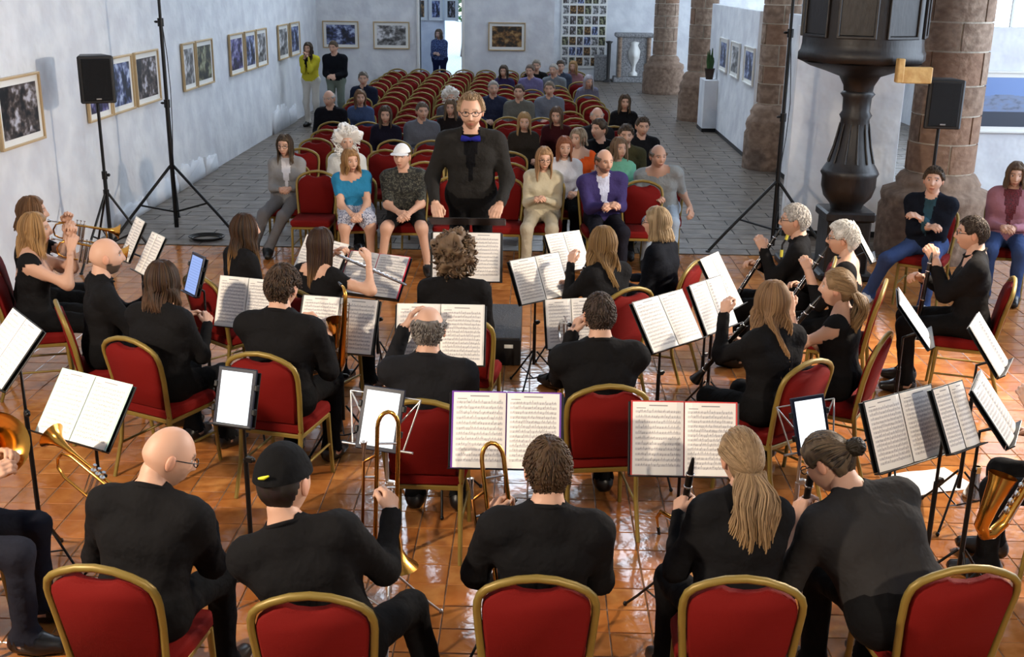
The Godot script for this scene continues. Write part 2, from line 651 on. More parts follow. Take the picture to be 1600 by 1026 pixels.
func in_hair(p: Vector3, phi: float, style: String) -> bool:
	if p.y < hair_line(phi) + 0.004: return false
	if style == "balding" and p.y > 0.035 + (0.02 if absf(phi) > 2.2 else 0.0): return false
	if style == "receding" and absf(phi) < 1.2 and p.y < 0.095: return false
	return true

# short locks that lie over the cap, falling away from the crown
func tufts(m: MB, fem: bool, count: int, thick: float, style: String, c0: Color, c1: Color, len := 0.045, mess := 0.2) -> void:
	for s in count:
		var phi := rng.randf_range(-PI, PI)
		var d := dir_of(phi, asin(rng.randf_range(-0.75, 0.99)))
		var p := head_pt(d, fem)
		if not in_hair(p, phi, style): continue
		var away := (d - Vector3(0, 0.92, 0.38) * d.dot(Vector3(0, 0.92, 0.38)))
		away = (away.normalized() + Vector3(rng.randf_range(-1, 1), rng.randf_range(-0.6, 0.2), rng.randf_range(-1, 1)) * mess).normalized()
		var pts := []
		for k in 4:
			var e := (d + away * len * 9.0 * k / 3.0).normalized()
			pts.append(head_pt(e, fem) + e * thick * (0.85 + 0.3 * sin(k * 1.3)))
		m.col = c0.lerp(c1, rng.randf())
		m.tube(pts, [0.002, 0.0034, 0.003, 0.001], 4, false)
	m.col = Color.WHITE

# hair combed back to a tie
func combed(m: MB, fem: bool, count: int, tie: Vector3, c0: Color, c1: Color) -> void:
	var td := tie.normalized()
	for s in count:
		var phi := rng.randf_range(-PI, PI)
		var d := dir_of(phi, asin(rng.randf_range(-0.6, 0.99)))
		if not in_hair(head_pt(d, fem), phi, "pony"): continue
		var pts := []
		for k in 7:
			var e := d.slerp(td, k / 6.0) if absf(d.dot(td)) < 0.99 else td
			pts.append(head_pt(e, fem).lerp(tie, smoothstep(0.8, 1.0, k / 6.0) * 0.6) + e * 0.0145)
		m.col = c0.lerp(c1, rng.randf())
		m.tube(pts, [0.002, 0.004, 0.0042, 0.0042, 0.0042, 0.004, 0.003], 4, false)
	m.col = Color.WHITE

# Builds one person. Local frame: floor below the hips, facing -Z.
func person(q: Dictionary) -> Dictionary:
	var fem: bool = q.get("fem", false)
	var fine: bool = q.get("fine", true)
	var s: float = q.get("s", 0.93 if fem else 0.98)
	var stand: bool = q.get("stand", false)
	var by: float = q.get("by", 0.0)
	var yaw: float = deg_to_rad(q.get("yaw", 0.0))
	var g: float = q.get("girth", 1.0)
	var up_h: float = (0.95 * s) if stand else 0.57
	var turn := Basis(Vector3.UP, yaw)
	var head_at: Vector2 = q.hd
	var hip_at: Vector2
	var lean := Vector2(q.get("lean", [0.0, 0.05])[0], q.get("lean", [0.0, 0.05])[1])
	if q.has("p"):
		hip_at = q.p
		var dl := turn.inverse() * Vector3(head_at.x - hip_at.x, 0, head_at.y - hip_at.y)
		lean = Vector2(dl.x, -dl.z - 0.03)
	else:
		var of := turn * Vector3(lean.x, 0, -lean.y - 0.03)
		hip_at = head_at - Vector2(of.x, of.z)
	var root := thing("person", q.label, "person", Vector3(hip_at.x, by, hip_at.y), rad_to_deg(yaw), q.get("group", ""))
	var L := 0.66 * s
	var tb := Basis(Vector3.RIGHT, -asin(clampf(lean.y / L, -0.9, 0.9))) * Basis(Vector3.BACK, -asin(clampf(lean.x / L, -0.9, 0.9)))
	tb = tb * Basis(Vector3.UP, deg_to_rad(q.get("twist", 0.0)))
	var T := Transform3D(tb, Vector3(0, up_h, 0))
	var bones := []
	var TS := Transform3D(tb.scaled_local(Vector3.ONE * s), T.origin)
	var top := 1
	var sw: float = (0.162 if fem else 0.186) * q.get("broad", 1.0)
	# torso
	bones.append([Vector3(-0.085, up_h, 0.01) , 0.108 * g * s, Vector3(0.085, up_h, 0.01), 0.108 * g * s, 2, 2, 2.0])
	bones.append([TS * Vector3(-0.06, 0.06, 0.0), 0.105 * g * s, TS * Vector3(0.06, 0.06, 0.0), 0.105 * g * s, top, top, 2.0])
	bones.append([TS * Vector3(-0.065, 0.17, -0.005), 0.1 * g * s, TS * Vector3(0.065, 0.17, -0.005), 0.1 * g * s, top, top, 2.0])
	bones.append([TS * Vector3(-0.088, 0.3, 0.0), 0.104 * g * s, TS * Vector3(0.088, 0.3, 0.0), 0.104 * g * s, top, top, 2.0])
	bones.append([TS * Vector3(-sw + 0.03, 0.41, 0.012), 0.068 * s, TS * Vector3(sw - 0.03, 0.41, 0.012), 0.068 * s, top, top, 2.0])
	bones.append([TS * Vector3(0, 0.28, 0.01), 0.1 * s, TS * Vector3(0, 0.43, 0.01), 0.062 * s, top, top, 2.0])
	for sd in [-1.0, 1.0]: bones.append([TS * Vector3(sd * 0.035, 0.47, 0.02), 0.044 * s, TS * Vector3(sd * (sw - 0.03), 0.425, 0.015), 0.05 * s, top, top, 2.0])
	if fem:
		for sd in [-1.0, 1.0]: bones.append([TS * Vector3(sd * 0.062, 0.285, -0.075), 0.05 * s, TS * Vector3(sd * 0.06, 0.3, -0.06), 0.05 * s, top, top, 2.0])
	# neck and head
	var hy: float = deg_to_rad(q.get("look", [0.0, 0.0])[0])
	var hp: float = deg_to_rad(q.get("look", [0.0, 0.0])[1])
	var hb := Basis(Vector3.UP, hy) * Basis(Vector3.RIGHT, -hp) * Basis(Vector3.BACK, deg_to_rad(q.get("tilt", 0.0)))
	hb = tb.slerp(Basis(), 0.75) * hb
	var nb: Vector3 = TS * Vector3(0, 0.44, 0.012)
	var nt: Vector3 = TS * Vector3(0, 0.54, -0.008)
	var hs: float = 0.99 if not fem else 0.95
	hs *= q.get("hs", 1.06)
	var hc: Vector3 = nt + hb * Vector3(0, 0.085, -0.018) * hs
	bones.append([nb, (0.05 if fem else 0.06) * s, nt + hb * Vector3(0, 0.02, 0.012), (0.046 if fem else 0.056) * s, 0 if q.get("neckline", 0.0) > 0.0 else 1, 0, 0.48 if q.get("collar", false) else 0.3])
	# arms
	var slv: float = q.get("sleeve", 2.0)   # 2 long, 1 = to the elbow, 0.6 short, 0 none
	var bare := 0
	var wr := {}
	var xf_hand := {}
	for sd in [-1.0, 1.0]:
		var sh: Vector3 = TS * Vector3(sd * sw, 0.4, 0.012)
		var key := "wl" if sd < 0 else "wr"
		var tg: Vector3 = q.get(key, Vector3(sd * 0.13, 0.69 if not stand else 0.82 * s, -0.3 if not stand else -0.08))
		var pole: Vector3 = q.get("pole", Vector3(sd * 0.3, -0.9, 0.3))
		pole.x = absf(pole.x) * sd
		var r := ik(sh, tg, 0.285 * s, 0.25 * s, pole)
		var el: Vector3 = r[0]
		var wv: Vector3 = r[1]
		var af := 1.0 if not fem else 0.84
		var l1 := top if slv > 0.0 else bare
		bones.append([sh, (0.064 if slv > 0 else 0.052) * s * af, el, (0.05 if slv > 1.0 else 0.042) * s * af, l1, top if slv >= 1.0 else bare, clampf(slv, 0.0, 1.0) + 0.02])
		bones.append([el, (0.049 if slv > 1.0 else 0.042) * s * af, wv, (0.038 if slv > 1.9 else 0.028) * s * af, top if slv > 1.0 else bare, bare, clampf(slv - 1.0, 0.0, 1.0) if slv > 1.0 else 0.0])
		wr[sd] = wv
		var f := (wv - el).normalized()
		f = (f + Vector3(-sd * 0.15, 0, -0.1)).normalized()
		var palm: Vector3 = q.get("palm", Vector3(-sd * 0.7, -0.7, 0.0))
		palm.x = absf(palm.x) * -sd
		var yax := (-palm - f * (-palm).dot(f)).normalized()
		var xax := yax.cross(-f).normalized()
		var hbas := Basis(xax, yax, -f)
		if sd < 0: hbas = Basis(-xax, yax, -f)
		xf_hand[sd] = Transform3D(hbas.scaled_local(Vector3.ONE * s * (1.04 if not fem else 0.93)), wv)
	# legs
	var shorts: float = q.get("shorts", 2.0)
	for sd in [-1.0, 1.0]:
		var hip := Vector3(sd * 0.09, up_h - 0.01, 0.0)
		var key := "fl" if sd < 0 else "fr"
		var ft: Vector3 = q.get(key, Vector3(sd * 0.13, 0.085, -0.40) if not stand else Vector3(sd * 0.1, 0.085, 0.02))
		var kp: Vector3 = q.get("knee", Vector3(sd * 0.1, 0.6, -1.0))
		kp.x = absf(kp.x) * sd
		var r := ik(hip, ft, 0.43 * s, 0.425 * s, kp)
		var tf: float = q.get("leg", 1.0)
		bones.append([hip, 0.087 * s * tf, r[0], 0.062 * s * tf, 2, 2 if shorts >= 1.0 else 0, clampf(shorts, 0.0, 1.0)])
		bones.append([r[0], (0.062 if shorts > 1.0 else 0.054) * s * tf, r[1], (0.05 if shorts > 1.0 else 0.037) * s, 2 if shorts > 1.0 else 0, 0, clampf(shorts - 1.0, 0.0, 1.0) if shorts > 1.0 else 0.0])
		var fd := (Vector3(r[1].x - r[0].x, 0, r[1].z - r[0].z) * 0.3 + Vector3(sd * 0.12, 0, -1)).normalized()
		var an: Vector3 = r[1]
		bones.append([an + Vector3(0, -0.03, 0) - fd * 0.04, 0.042, an + Vector3(0, -0.045, 0) + fd * 0.155, 0.034, 3 if sd < 0 else 5, 3 if sd < 0 else 5, 2.0])
		bones.append([an, 0.042, an + Vector3(0, -0.04, 0) + fd * 0.06, 0.042, 3 if sd < 0 else 5, 3 if sd < 0 else 5, 2.0])
	if q.has("skirt"):
		for sd in [-1.0, 1.0]: bones.append([Vector3(sd * 0.07, up_h, -0.02), 0.11 * s, Vector3(sd * 0.1, up_h - 0.02, -0.34), 0.095 * s, 2, 2, 2.0])
	var cellsize: float = q.get("cell", 0.0185 if fine else 0.03)
	var nt2 := net(bones, cellsize, 62.0)
	var vs: PackedVector3Array = nt2.v
	var ns: PackedVector3Array = nt2.n
	var ls: PackedByteArray = nt2.l
	var qi: PackedInt32Array = nt2.i
	var Ti := T.affine_inverse()
	var neck: float = q.get("neckline", 0.0)
	var vee: float = q.get("vee", 0.0)
	for k in vs.size():
		if ls[k] == 1:
			var lp := Ti * vs[k] / s
			if neck > 0.0 and (lp.z < -0.01 or not q.get("collar", false)) and lp.y > 0.44 - neck * 0.35 + absf(lp.x) * 0.3 * (1.0 if lp.z < 0.02 else 1.7) and absf(lp.x) < 0.135: ls[k] = 0
			elif vee > 0.0 and lp.z < -0.03 and lp.y > 0.06 and absf(lp.x) < vee * clampf((lp.y - 0.04) / 0.4, 0.12, 1.0): ls[k] = 4
	var skin: Color = q.get("skin", SKIN)
	var body := MB.new()
	var maps := {}
	for l in [1, 2, 3, 4, 5]:
		var blank := PackedInt32Array()
		blank.resize(vs.size())
		blank.fill(-1)
		maps[l] = blank
	var shells := {1: MB.new(), 2: MB.new(), 3: MB.new(), 4: MB.new(), 5: MB.new()}
	for k in vs.size():
		body.v.append(vs[k] - ns[k] * (0.009 if ls[k] > 0 else 0.0))
		body.n.append(ns[k]); body.c.append(skin); body.u.append(Vector2.ZERO)
	body.ix = qi.duplicate()
	for t in range(0, qi.size(), 3):
		var l := mini(ls[qi[t]], mini(ls[qi[t + 1]], ls[qi[t + 2]]))
		var lm := maxi(ls[qi[t]], maxi(ls[qi[t + 1]], ls[qi[t + 2]]))
		if lm == 0: continue
		if l == 0: l = lm
		var mp: PackedInt32Array = maps[l]
		var sm: MB = shells[l]
		for j in 3:
			var o := qi[t + j]
			if mp[o] < 0:
				mp[o] = sm.v.size()
				var p := vs[o]
				var fold := 0.0 if l == 3 or l == 5 else 0.0065 * noise.get_noise_3d(p.x * 130.0 + yaw * 50.0, p.y * 90.0, p.z * 130.0) + 0.004 * noise.get_noise_3d(p.x * 300.0, p.y * 150.0 + yaw * 90.0, p.z * 300.0)
				sm.v.append(p + ns[o] * (0.004 + fold * (1.0 if ls[o] > 0 else 0.0)))
				sm.n.append(ns[o]); sm.c.append(Color.WHITE); sm.u.append(Vector2.ZERO)
			sm.ix.append(mp[o])
		maps[l] = mp
	# hands and head join the same body
	var hn := hand_net(q.get("curl", 38.0), fine)
	for sd in [-1.0, 1.0]: add_net(body, hn, xf_hand[sd], skin)
	var hair: Color = q.get("hair", Color(0.03, 0.018, 0.012))
	var hd := head_net(fem, fine)
	var hx := Transform3D(hb.scaled_local(Vector3.ONE * hs), hc)
	var hm: MB = hd.m
	var beard: Color = q.get("beard", skin)
	var table := [skin, skin * Color(0.75, 0.45, 0.45), hair.lerp(skin, 0.25), Color(0.4, 0.38, 0.36), Color(0.03, 0.02, 0.015), beard, skin * Color(1.05, 0.9, 0.85)]
	var b0 := body.v.size()
	var codes: PackedByteArray = hd.codes
	for k in hm.v.size():
		body.v.append(hx * hm.v[k]); body.n.append((hx.basis * hm.n[k]).normalized()); body.c.append(table[codes[k]]); body.u.append(Vector2.ZERO)
	for k in hm.ix: body.ix.append(b0 + k)
	part("body", body, M.skin, root, true)
	var names: Array = q.get("wear", ["shirt", "trousers"])
	var mats: Array = [null, q.get("top", M.black), q.get("bottom", M.black2), q.get("shoe", M.shoe), q.get("inner", M.white_shirt), q.get("shoe", M.shoe)]
	for l in [1, 2, 3, 4, 5]:
		if shells[l].v.size() == 0: continue
		part([null, names[0], names[1], "shoe", "undershirt", "shoe"][l], shells[l], mats[l], root)
	# collar
	if q.get("collar", false):
		var cm := MB.new()
		var ring := []
		for k in 17:
			var a := TAU * (k / 16.0 * 0.9 + 0.05) - PI / 2
			ring.append(TS * Vector3(cos(a) * 0.066, 0.492 + 0.024 * sin(a), 0.004 + sin(a) * 0.066))
		cm.tube(ring, 0.02 * s, 7, true, 0.45)
		part("collar", cm, mats[1], root)
	if q.get("choker", false):
		var km := MB.new()
		var kr := []
		var ka := (nt - nb).normalized()
		var kx := ka.cross(Vector3.FORWARD).normalized()
		var kz := kx.cross(ka)
		for k in 17: kr.append(nb.lerp(nt, 0.62) + (kx * cos(TAU * k / 16.0) + kz * sin(TAU * k / 16.0)) * 0.054 * s)
		km.tube(kr, 0.009, 6, false)
		part("choker", km, M.black_gloss, root)
	# hair
	var style: String = q.get("style", "short")
	var m := MB.new()
	m.xf = hx
	var c0 := hair
	var c1: Color = q.get("hair2", hair.lerp(Color(0.5, 0.35, 0.2), 0.18))
	var tip: Color = q.get("tip", c1)
	var cn: int = int(q.get("count", 150 if fine else 46) * (1.8 if fine else 1.0))
	var ft2: float = 1.0 if fine else 1.8
	match style:
		"bald": pass
		"short", "balding", "receding":
			var tk: float = 0.003 if q.has("cap") else q.get("thick", 0.014)
			hair_cap(m, fem, tk * 0.85, style, fine, c0, c1, 0.3)
			if not q.has("cap"): tufts(m, fem, 1500 if fine else 160, tk, style, c0, c1, 0.02 + tk, q.get("mess", 0.2))
		"long":
			hair_cap(m, fem, 0.015, style, fine, c0, c1)
			strands(m, fem, cn, q.get("length", 0.3), q.get("wave", 0.006), c0, c1, tip, q.get("spread", 2.2), 0.0056 * ft2, q.get("gather", 0.1))
		"bob":
			hair_cap(m, fem, 0.018, style, fine, c0, c1)
			strands(m, fem, cn, q.get("length", 0.1), q.get("wave", 0.004), c0, c1, tip, q.get("spread", 2.3), 0.006 * ft2)
		"pony":
			hair_cap(m, fem, 0.012, style, fine, c0, c1)
			combed(m, fem, 420, q.get("tie", Vector3(0, -0.01, 0.105)), c0, c1)
			ponytail(m, fem, cn, q.get("tie", Vector3(0, -0.01, 0.105)), q.get("length", 0.32), q.get("wave", 0.008), c0, c1, tip, q.get("width", 0.06))
		"bun":
			hair_cap(m, fem, 0.014, style, fine, c0, c1, 0.4)
			combed(m, fem, 420, q.get("tie", Vector3(0, 0.03, 0.125)), c0, c1)
			m.col = c0
			for k in 26:
				var a := rng.randf() * TAU
				var bp: Vector3 = q.get("tie", Vector3(0, 0.03, 0.125))
				var ring := []
				var ax := Vector3(rng.randf_range(-1, 1), rng.randf_range(-1, 1), rng.randf_range(-1, 1)).normalized()
				var bx := ax.cross(Vector3(0.3, 0.9, 0.2)).normalized()
				for e in 9: ring.append(bp + (bx * cos(a + e * 0.7) + ax.cross(bx) * sin(a + e * 0.7)) * rng.randf_range(0.026, 0.034) * q.get("bun", 1.0))
				m.tube(ring, 0.009, 5, false)
		"curly":
			hair_cap(m, fem, q.get("thick", 0.045), style, fine, c0, c1, 0.4)
			curls(m, fem, q.get("curls", 420 if fine else 120), q.get("thick", 0.045) + 0.025, c0, c1, q.get("lowest", -0.1))
	if m.v.size() > 0: part("hair", m, M.hair, root, true)
	# headgear and face wear
	if q.has("cap"):
		var cm := MB.new()
		cm.xf = hx
		var bp := cm.v.size()
		for j in 11:
			var th := deg_to_rad(lerpf(21.0 if q.get("brim", true) else 10.0, 90.0, j / 10.0))
			for i in 29:
				var d := dir_of(TAU * i / 28.0, th)
				cm.vert(head_pt(d, false) * Vector3(1.16, 1.12, 1.16) + Vector3(0, 0.004, 0), d)
		for j in 10:
			for i in 28:
				var a := bp + j * 29 + i
				cm.tri(a, a + 1, a + 30); cm.tri(a, a + 30, a + 29)
		var crown := part("cap", cm, q.cap, root)
		if not q.get("brim", true):
			var rm := MB.new()
			rm.xf = hx
			rm.tube([Vector3(-0.02, 0.052, 0.108), Vector3(0.0, 0.056, 0.112), Vector3(0.016, 0.062, 0.109)], [0.004, 0.0065, 0.003], 6)
			part("emblem", rm, q.patch, crown)
		var bm := MB.new()
		bm.xf = hx
		var back: float = 1.0 if q.get("cap_back", false) else -1.0
		var rows := []
		for j in 5:
			var row := []
			for i in 13:
				var a := deg_to_rad(lerpf(-62.0, 62.0, i / 12.0))
				var r := 0.112 + j * 0.019 * cos(a * 0.9)
				row.append(Vector3(sin(a) * (0.088 + 0.004 * j), 0.058 - j * 0.003 - absf(sin(a)) * 0.012, back * cos(a) * r))
			rows.append(row)
		for j in 4:
			for i in 12:
				bm.quad(rows[j][i], rows[j][i + 1], rows[j + 1][i + 1], rows[j + 1][i])
				var dn := Vector3(0, -0.004, 0)
				bm.quad(rows[j + 1][i] + dn, rows[j + 1][i + 1] + dn, rows[j][i + 1] + dn, rows[j][i] + dn)
		if q.get("brim", true): part("brim", bm, q.cap, crown)
	if q.get("glasses", false):
		var gm := MB.new()
		gm.xf = hx
		for sd in [-1.0, 1.0]:
			var ring := []
			for k in 13:
				var a := TAU * k / 12.0
				ring.append(Vector3(sd * 0.033 + cos(a) * 0.024, 0.008 + sin(a) * 0.016, -0.1 + absf(cos(a)) * 0.002))
			gm.tube(ring, 0.0024, 5, false)
			gm.tube([Vector3(sd * 0.057, 0.012, -0.098), Vector3(sd * 0.079, 0.014, -0.05), Vector3(sd * 0.081, 0.012, 0.01), Vector3(sd * 0.08, -0.008, 0.025)], 0.0022, 5)
		gm.tube([Vector3(-0.01, 0.01, -0.101), Vector3(0, 0.013, -0.104), Vector3(0.01, 0.01, -0.101)], 0.0022, 5)
		part("glasses", gm, q.get("frame", M.black_gloss), root)
	var rt := Transform3D(turn, root.position)
	return {"root": root, "xf": rt, "head": rt * hx, "chest": rt * T, "wl": rt * wr[-1.0], "wr": rt * wr[1.0], "mouth": rt * (hx * Vector3(0, -0.063, -0.1)), "hl": rt * (xf_hand[-1.0] * Vector3(0, -0.025, -0.08)), "hr": rt * (xf_hand[1.0] * Vector3(0, -0.025, -0.08)), "fwd": (turn * hb) * Vector3(0, 0, -1), "hip": hip_at}

# ---------- furniture and instruments ----------
var chair0: Node3D
var chair_spots: Array[Vector2] = []

func arch(w: float, crown: float, dip: float) -> PackedVector2Array:
	var a := PackedVector2Array()
	var half := [Vector2(w - 0.03, 0.475), Vector2(w - 0.012, 0.6), Vector2(w, 0.74), Vector2(w - 0.001, 0.785), Vector2(w - 0.01, 0.815), Vector2(w - 0.03, 0.837), Vector2(w - 0.07, crown - 0.022), Vector2(w - 0.115, crown - 0.01), Vector2(0.05, crown - 0.01 - dip * 0.7)]
	for p in half: a.append(p)
	a.append(Vector2(0, crown - 0.01 - dip))
	for k in range(half.size() - 1, -1, -1): a.append(Vector2(-half[k].x, half[k].y))
	return a

func back_z(y: float) -> float:
	return 0.19 + (y - 0.45) * 0.16 + maxf(0.0, y - 0.7) * 0.1

func make_chair() -> void:
	var o := thing("banquet_chair", "x", "chair")
	var m := MB.new()
	m.slab(arch(0.197, 0.885, 0.022), -0.028, 0.022, 0.012, true)
	part("backrest", m, M.red, o)
	m = MB.new()
	var pts := []
	for p in [Vector2(0.188, 0.40), Vector2(0.197, 0.52), Vector2(0.209, 0.66), Vector2(0.215, 0.76), Vector2(0.213, 0.80), Vector2(0.203, 0.835), Vector2(0.178, 0.862), Vector2(0.135, 0.885), Vector2(0.07, 0.907)]: pts.append(Vector3(p.x, p.y, back_z(p.y)))
	var rev := []
	for k in range(pts.size() - 1, -1, -1): rev.append(Vector3(-pts[k].x, pts[k].y, pts[k].z))
	m.tube(pts + [Vector3(0, 0.915, back_z(0.915))] + rev, 0.0155, 8)
	part("back_frame", m, M.gold, o)
	m = MB.new()
	var sp := PackedVector2Array([Vector2(-0.2, 0.2), Vector2(-0.215, 0.0), Vector2(-0.215, -0.17), Vector2(-0.19, -0.215), Vector2(0.19, -0.215), Vector2(0.215, -0.17), Vector2(0.215, 0.0), Vector2(0.2, 0.2)])
	m.xf = Transform3D(Basis(Vector3.RIGHT, PI / 2), Vector3.ZERO)
	m.slab(sp, -0.475, -0.405, 0.02)
	part("seat", m, M.red, o)
	m = MB.new()
	m.box(Vector3(0, 0.393, -0.19), Vector3(0.37, 0.026, 0.022), 0.004)
	m.box(Vector3(0, 0.393, 0.18), Vector3(0.37, 0.026, 0.022), 0.004)
	for s in [-1.0, 1.0]: m.box(Vector3(s * 0.188, 0.393, 0), Vector3(0.022, 0.026, 0.38), 0.004)
	part("seat_frame", m, M.gold, o)
	for s in [-1.0, 1.0]:
		m = MB.new()
		m.tube([Vector3(s * 0.19, 0.4, -0.185), Vector3(s * 0.193, 0.2, -0.195), Vector3(s * 0.198, 0.0, -0.21)], [0.0145, 0.0135, 0.012], 7)
		part("leg", m, M.gold, o)
		m = MB.new()
		m.tube([Vector3(s * 0.188, 0.43, 0.187), Vector3(s * 0.19, 0.22, 0.215), Vector3(s * 0.196, 0.0, 0.29)], [0.0145, 0.0135, 0.012], 7)
		part("leg", m, M.gold, o)
		m = MB.new()
		m.tube([Vector3(s * 0.193, 0.2, -0.195), Vector3(s * 0.191, 0.2, 0.22)], 0.008, 6)
		part("stretcher", m, M.gold, o)
	chair0 = o

var first_chair := true
func chair(at: Vector2, yaw: float, label: String, group := "") -> void:
	chair_spots.append(at)
	if first_chair:
		first_chair = false
		chair0.position = Vector3(at.x, 0, at.y)
		chair0.rotation.y = deg_to_rad(yaw)
		tag(chair0, label, "chair", group)
		return
	copy_of(chair0, Vector3(at.x, 0, at.y), yaw, label, group)

func tripod(o: Node3D, hub: float, spread: float, r: float, mt: Material, turn := 0.5) -> void:
	for k in 3:
		var a := turn + TAU * k / 3.0
		var d := Vector3(cos(a), 0, sin(a))
		var m := MB.new()
		m.tube([Vector3(0, hub, 0) + d * 0.02, d * spread * 0.75 + Vector3(0, hub * 0.28, 0), d * spread + Vector3(0, 0.012, 0)], r, 6)
		m.ball(d * spread + Vector3(0, 0.014, 0), Vector3(r * 1.7, 0.014, r * 1.7), 6, 4)
		m.tube([Vector3(0, hub * 0.3, 0), d * spread * 0.55 + Vector3(0, hub * 0.47, 0)], r * 0.7, 5)
		part("leg", m, mt, o)

# c: centre of the sheet, yaw, tilt (degrees, negative leans back), width, height
func stand_with(c: Vector3, yaw: float, tilt: float, w: float, h: float, what: String, kind := "plate", sheet := "book", cover: Material = null) -> void:
	var B := Basis(Vector3.UP, deg_to_rad(yaw)) * Basis(Vector3.RIGHT, deg_to_rad(tilt))
	var back := c - B.z * 0.012
	var foot := c - B.z * 0.06
	foot.y = 0.0
	var metal: Material = M.steel if kind == "wire" else M.black_metal
	var o := thing("music_stand", "%s music stand holding %s" % ["thin silver" if kind == "wire" else ("dark wooden" if kind == "wood" else "black"), what], "music stand", foot, yaw)
	if kind == "wood": o.set_meta("label", "dark wooden music stand under the hands of the conductor")
	var inv := Transform3D(o.basis, o.position).affine_inverse()
	var L := inv * Transform3D(B, back)
	var dw := w + 0.02
	var dh := h * (0.97 if sheet != "tablet" else 0.9)
	var m := MB.new()
	m.xf = L
	if kind == "wire":
		dw = maxf(w + 0.1, 0.34)
		m.tube([Vector3(-dw / 2, -dh / 2, 0), Vector3(dw / 2, -dh / 2, 0)], 0.006, 6)
		m.tube([Vector3(-dw / 2, dh * 0.42, -0.004), Vector3(dw / 2, dh * 0.42, -0.004)], 0.004, 6)
		for s in [-1.0, 1.0]:
			m.tube([Vector3(s * dw / 2, dh * 0.42, -0.004), Vector3(s * dw * 0.36, -dh / 2, -0.004)], 0.004, 6)
			m.tube([Vector3(s * dw / 2, dh * 0.42, -0.006), Vector3(0, -dh * 0.5, -0.006)], 0.004, 6)
	else:
		m.box(Vector3(0, 0, -0.006), Vector3(dw, dh, 0.006), 0.002)
		m.box(Vector3(0, -dh / 2 - 0.004, 0.018), Vector3(dw, 0.006, 0.05), 0.002)
	part("desk", m, M.dark_wood if kind == "wood" else metal, o)
	var neck := L * Vector3(0, -dh * 0.3, -0.02)
	m = MB.new()
	m.tube([Vector3(0, 0.2, 0), Vector3(0, neck.y - 0.25, 0)], 0.012, 8)
	m.tube([Vector3(0, neck.y - 0.26, 0), Vector3(0, neck.y - 0.04, 0), neck], 0.008, 8)
	part("pole", m, metal, o)
	m = MB.new()
	m.box(Vector3(0.02, neck.y - 0.25, 0), Vector3(0.035, 0.03, 0.022), 0.004)
	m.ball(Vector3(0.04, neck.y - 0.25, 0), Vector3(0.012, 0.012, 0.012), 7, 5)
	part("clamp_knob", m, metal, o)
	tripod(o, 0.3, 0.27, 0.007, metal, 0.4 + c.x * 2.0)
	if sheet == "book": book(Transform3D(B, c), w, h, what, cover)
	elif sheet == "tablet": tablet(Transform3D(B, c), w, h, what)

func book(X: Transform3D, w: float, h: float, what: String, cover: Material) -> void:
	var o := thing("music_book", what.left(1).to_upper() + what.substr(1), "sheet music")
	o.set_meta("label", what)
	o.transform = X
	var hw := w / 2
	var m := MB.new()
	for s in [-1.0, 1.0]: m.box(Vector3(s * hw * 0.5, 0, -0.002), Vector3(hw - 0.002, h, 0.003), 0.001)
	part("cover", m, cover if cover else M.paper_edge, o)
	for s in [-1.0, 1.0]:
		m = MB.new()
		var n := 7
		var rise := rng.randf_range(0.006, 0.014)
		for k in n:
			for e in 2:
				var t0 := float(k + e) / n
				pass
			var xa := float(k) / n
			var xb := float(k + 1) / n
			var za := 0.001 + rise * sin(PI * pow(xa, 0.6)) + 0.002 * (1.0 - xa)
			var zb := 0.001 + rise * sin(PI * pow(xb, 0.6)) + 0.002 * (1.0 - xb)
			var inset := 0.006
			var X0 := 0.003 + xa * (hw - 0.012)
			var X1 := 0.003 + xb * (hw - 0.012)
			var nn := Vector3(-(zb - za), 0, X1 - X0).normalized()
			nn.x *= s
			var b := m.vert(Vector3(s * X0, h / 2 - inset, za), nn, Vector2(xa if s > 0 else 1.0 - xa, 0))
			m.vert(Vector3(s * X1, h / 2 - inset, zb), nn, Vector2(xb if s > 0 else 1.0 - xb, 0))
			m.vert(Vector3(s * X1, -h / 2 + inset, zb), nn, Vector2(xb if s > 0 else 1.0 - xb, 1))
			m.vert(Vector3(s * X0, -h / 2 + inset, za), nn, Vector2(xa if s > 0 else 1.0 - xa, 1))
			m.tri(b, b + 1, b + 2); m.tri(b, b + 2, b + 3)
			m.quad(Vector3(s * X0, -h / 2 + inset, za), Vector3(s * X1, -h / 2 + inset, zb), Vector3(s * X1, -h / 2 + inset, -0.001), Vector3(s * X0, -h / 2 + inset, -0.001))
			m.quad(Vector3(s * X0, h / 2 - inset, za), Vector3(s * X1, h / 2 - inset, zb), Vector3(s * X1, h / 2 - inset, -0.001), Vector3(s * X0, h / 2 - inset, -0.001))
		part("page", m, M["page%d" % rng.randi_range(0, 2)], o)

func tablet(X: Transform3D, w: float, h: float, what: String) -> void:
	var o := thing("tablet", what, "tablet")
	o.transform = X
	var m := MB.new()
	m.box(Vector3.ZERO, Vector3(w, h, 0.012), 0.004)
	part("case", m, M.navy_gloss, o)
	m = MB.new()
	m.quadn(Vector3(-w * 0.4, h * 0.43, 0.0066), Vector3(w * 0.4, h * 0.43, 0.0066), Vector3(w * 0.4, -h * 0.43, 0.0066), Vector3(-w * 0.4, -h * 0.43, 0.0066), Vector3(0, 0, 1))
	part("screen", m, M.screen_blue if what.contains("blue") else M.screen, o)
	m = MB.new()
	for s in [-1.0, 1.0]:
		m.box(Vector3(s * w * 0.52, h * 0.2, 0.0), Vector3(0.018, 0.03, 0.024), 0.004)
		m.box(Vector3(s * w * 0.52, -h * 0.2, 0.0), Vector3(0.018, 0.03, 0.024), 0.004)
	part("clamp", m, M.black_metal, o)

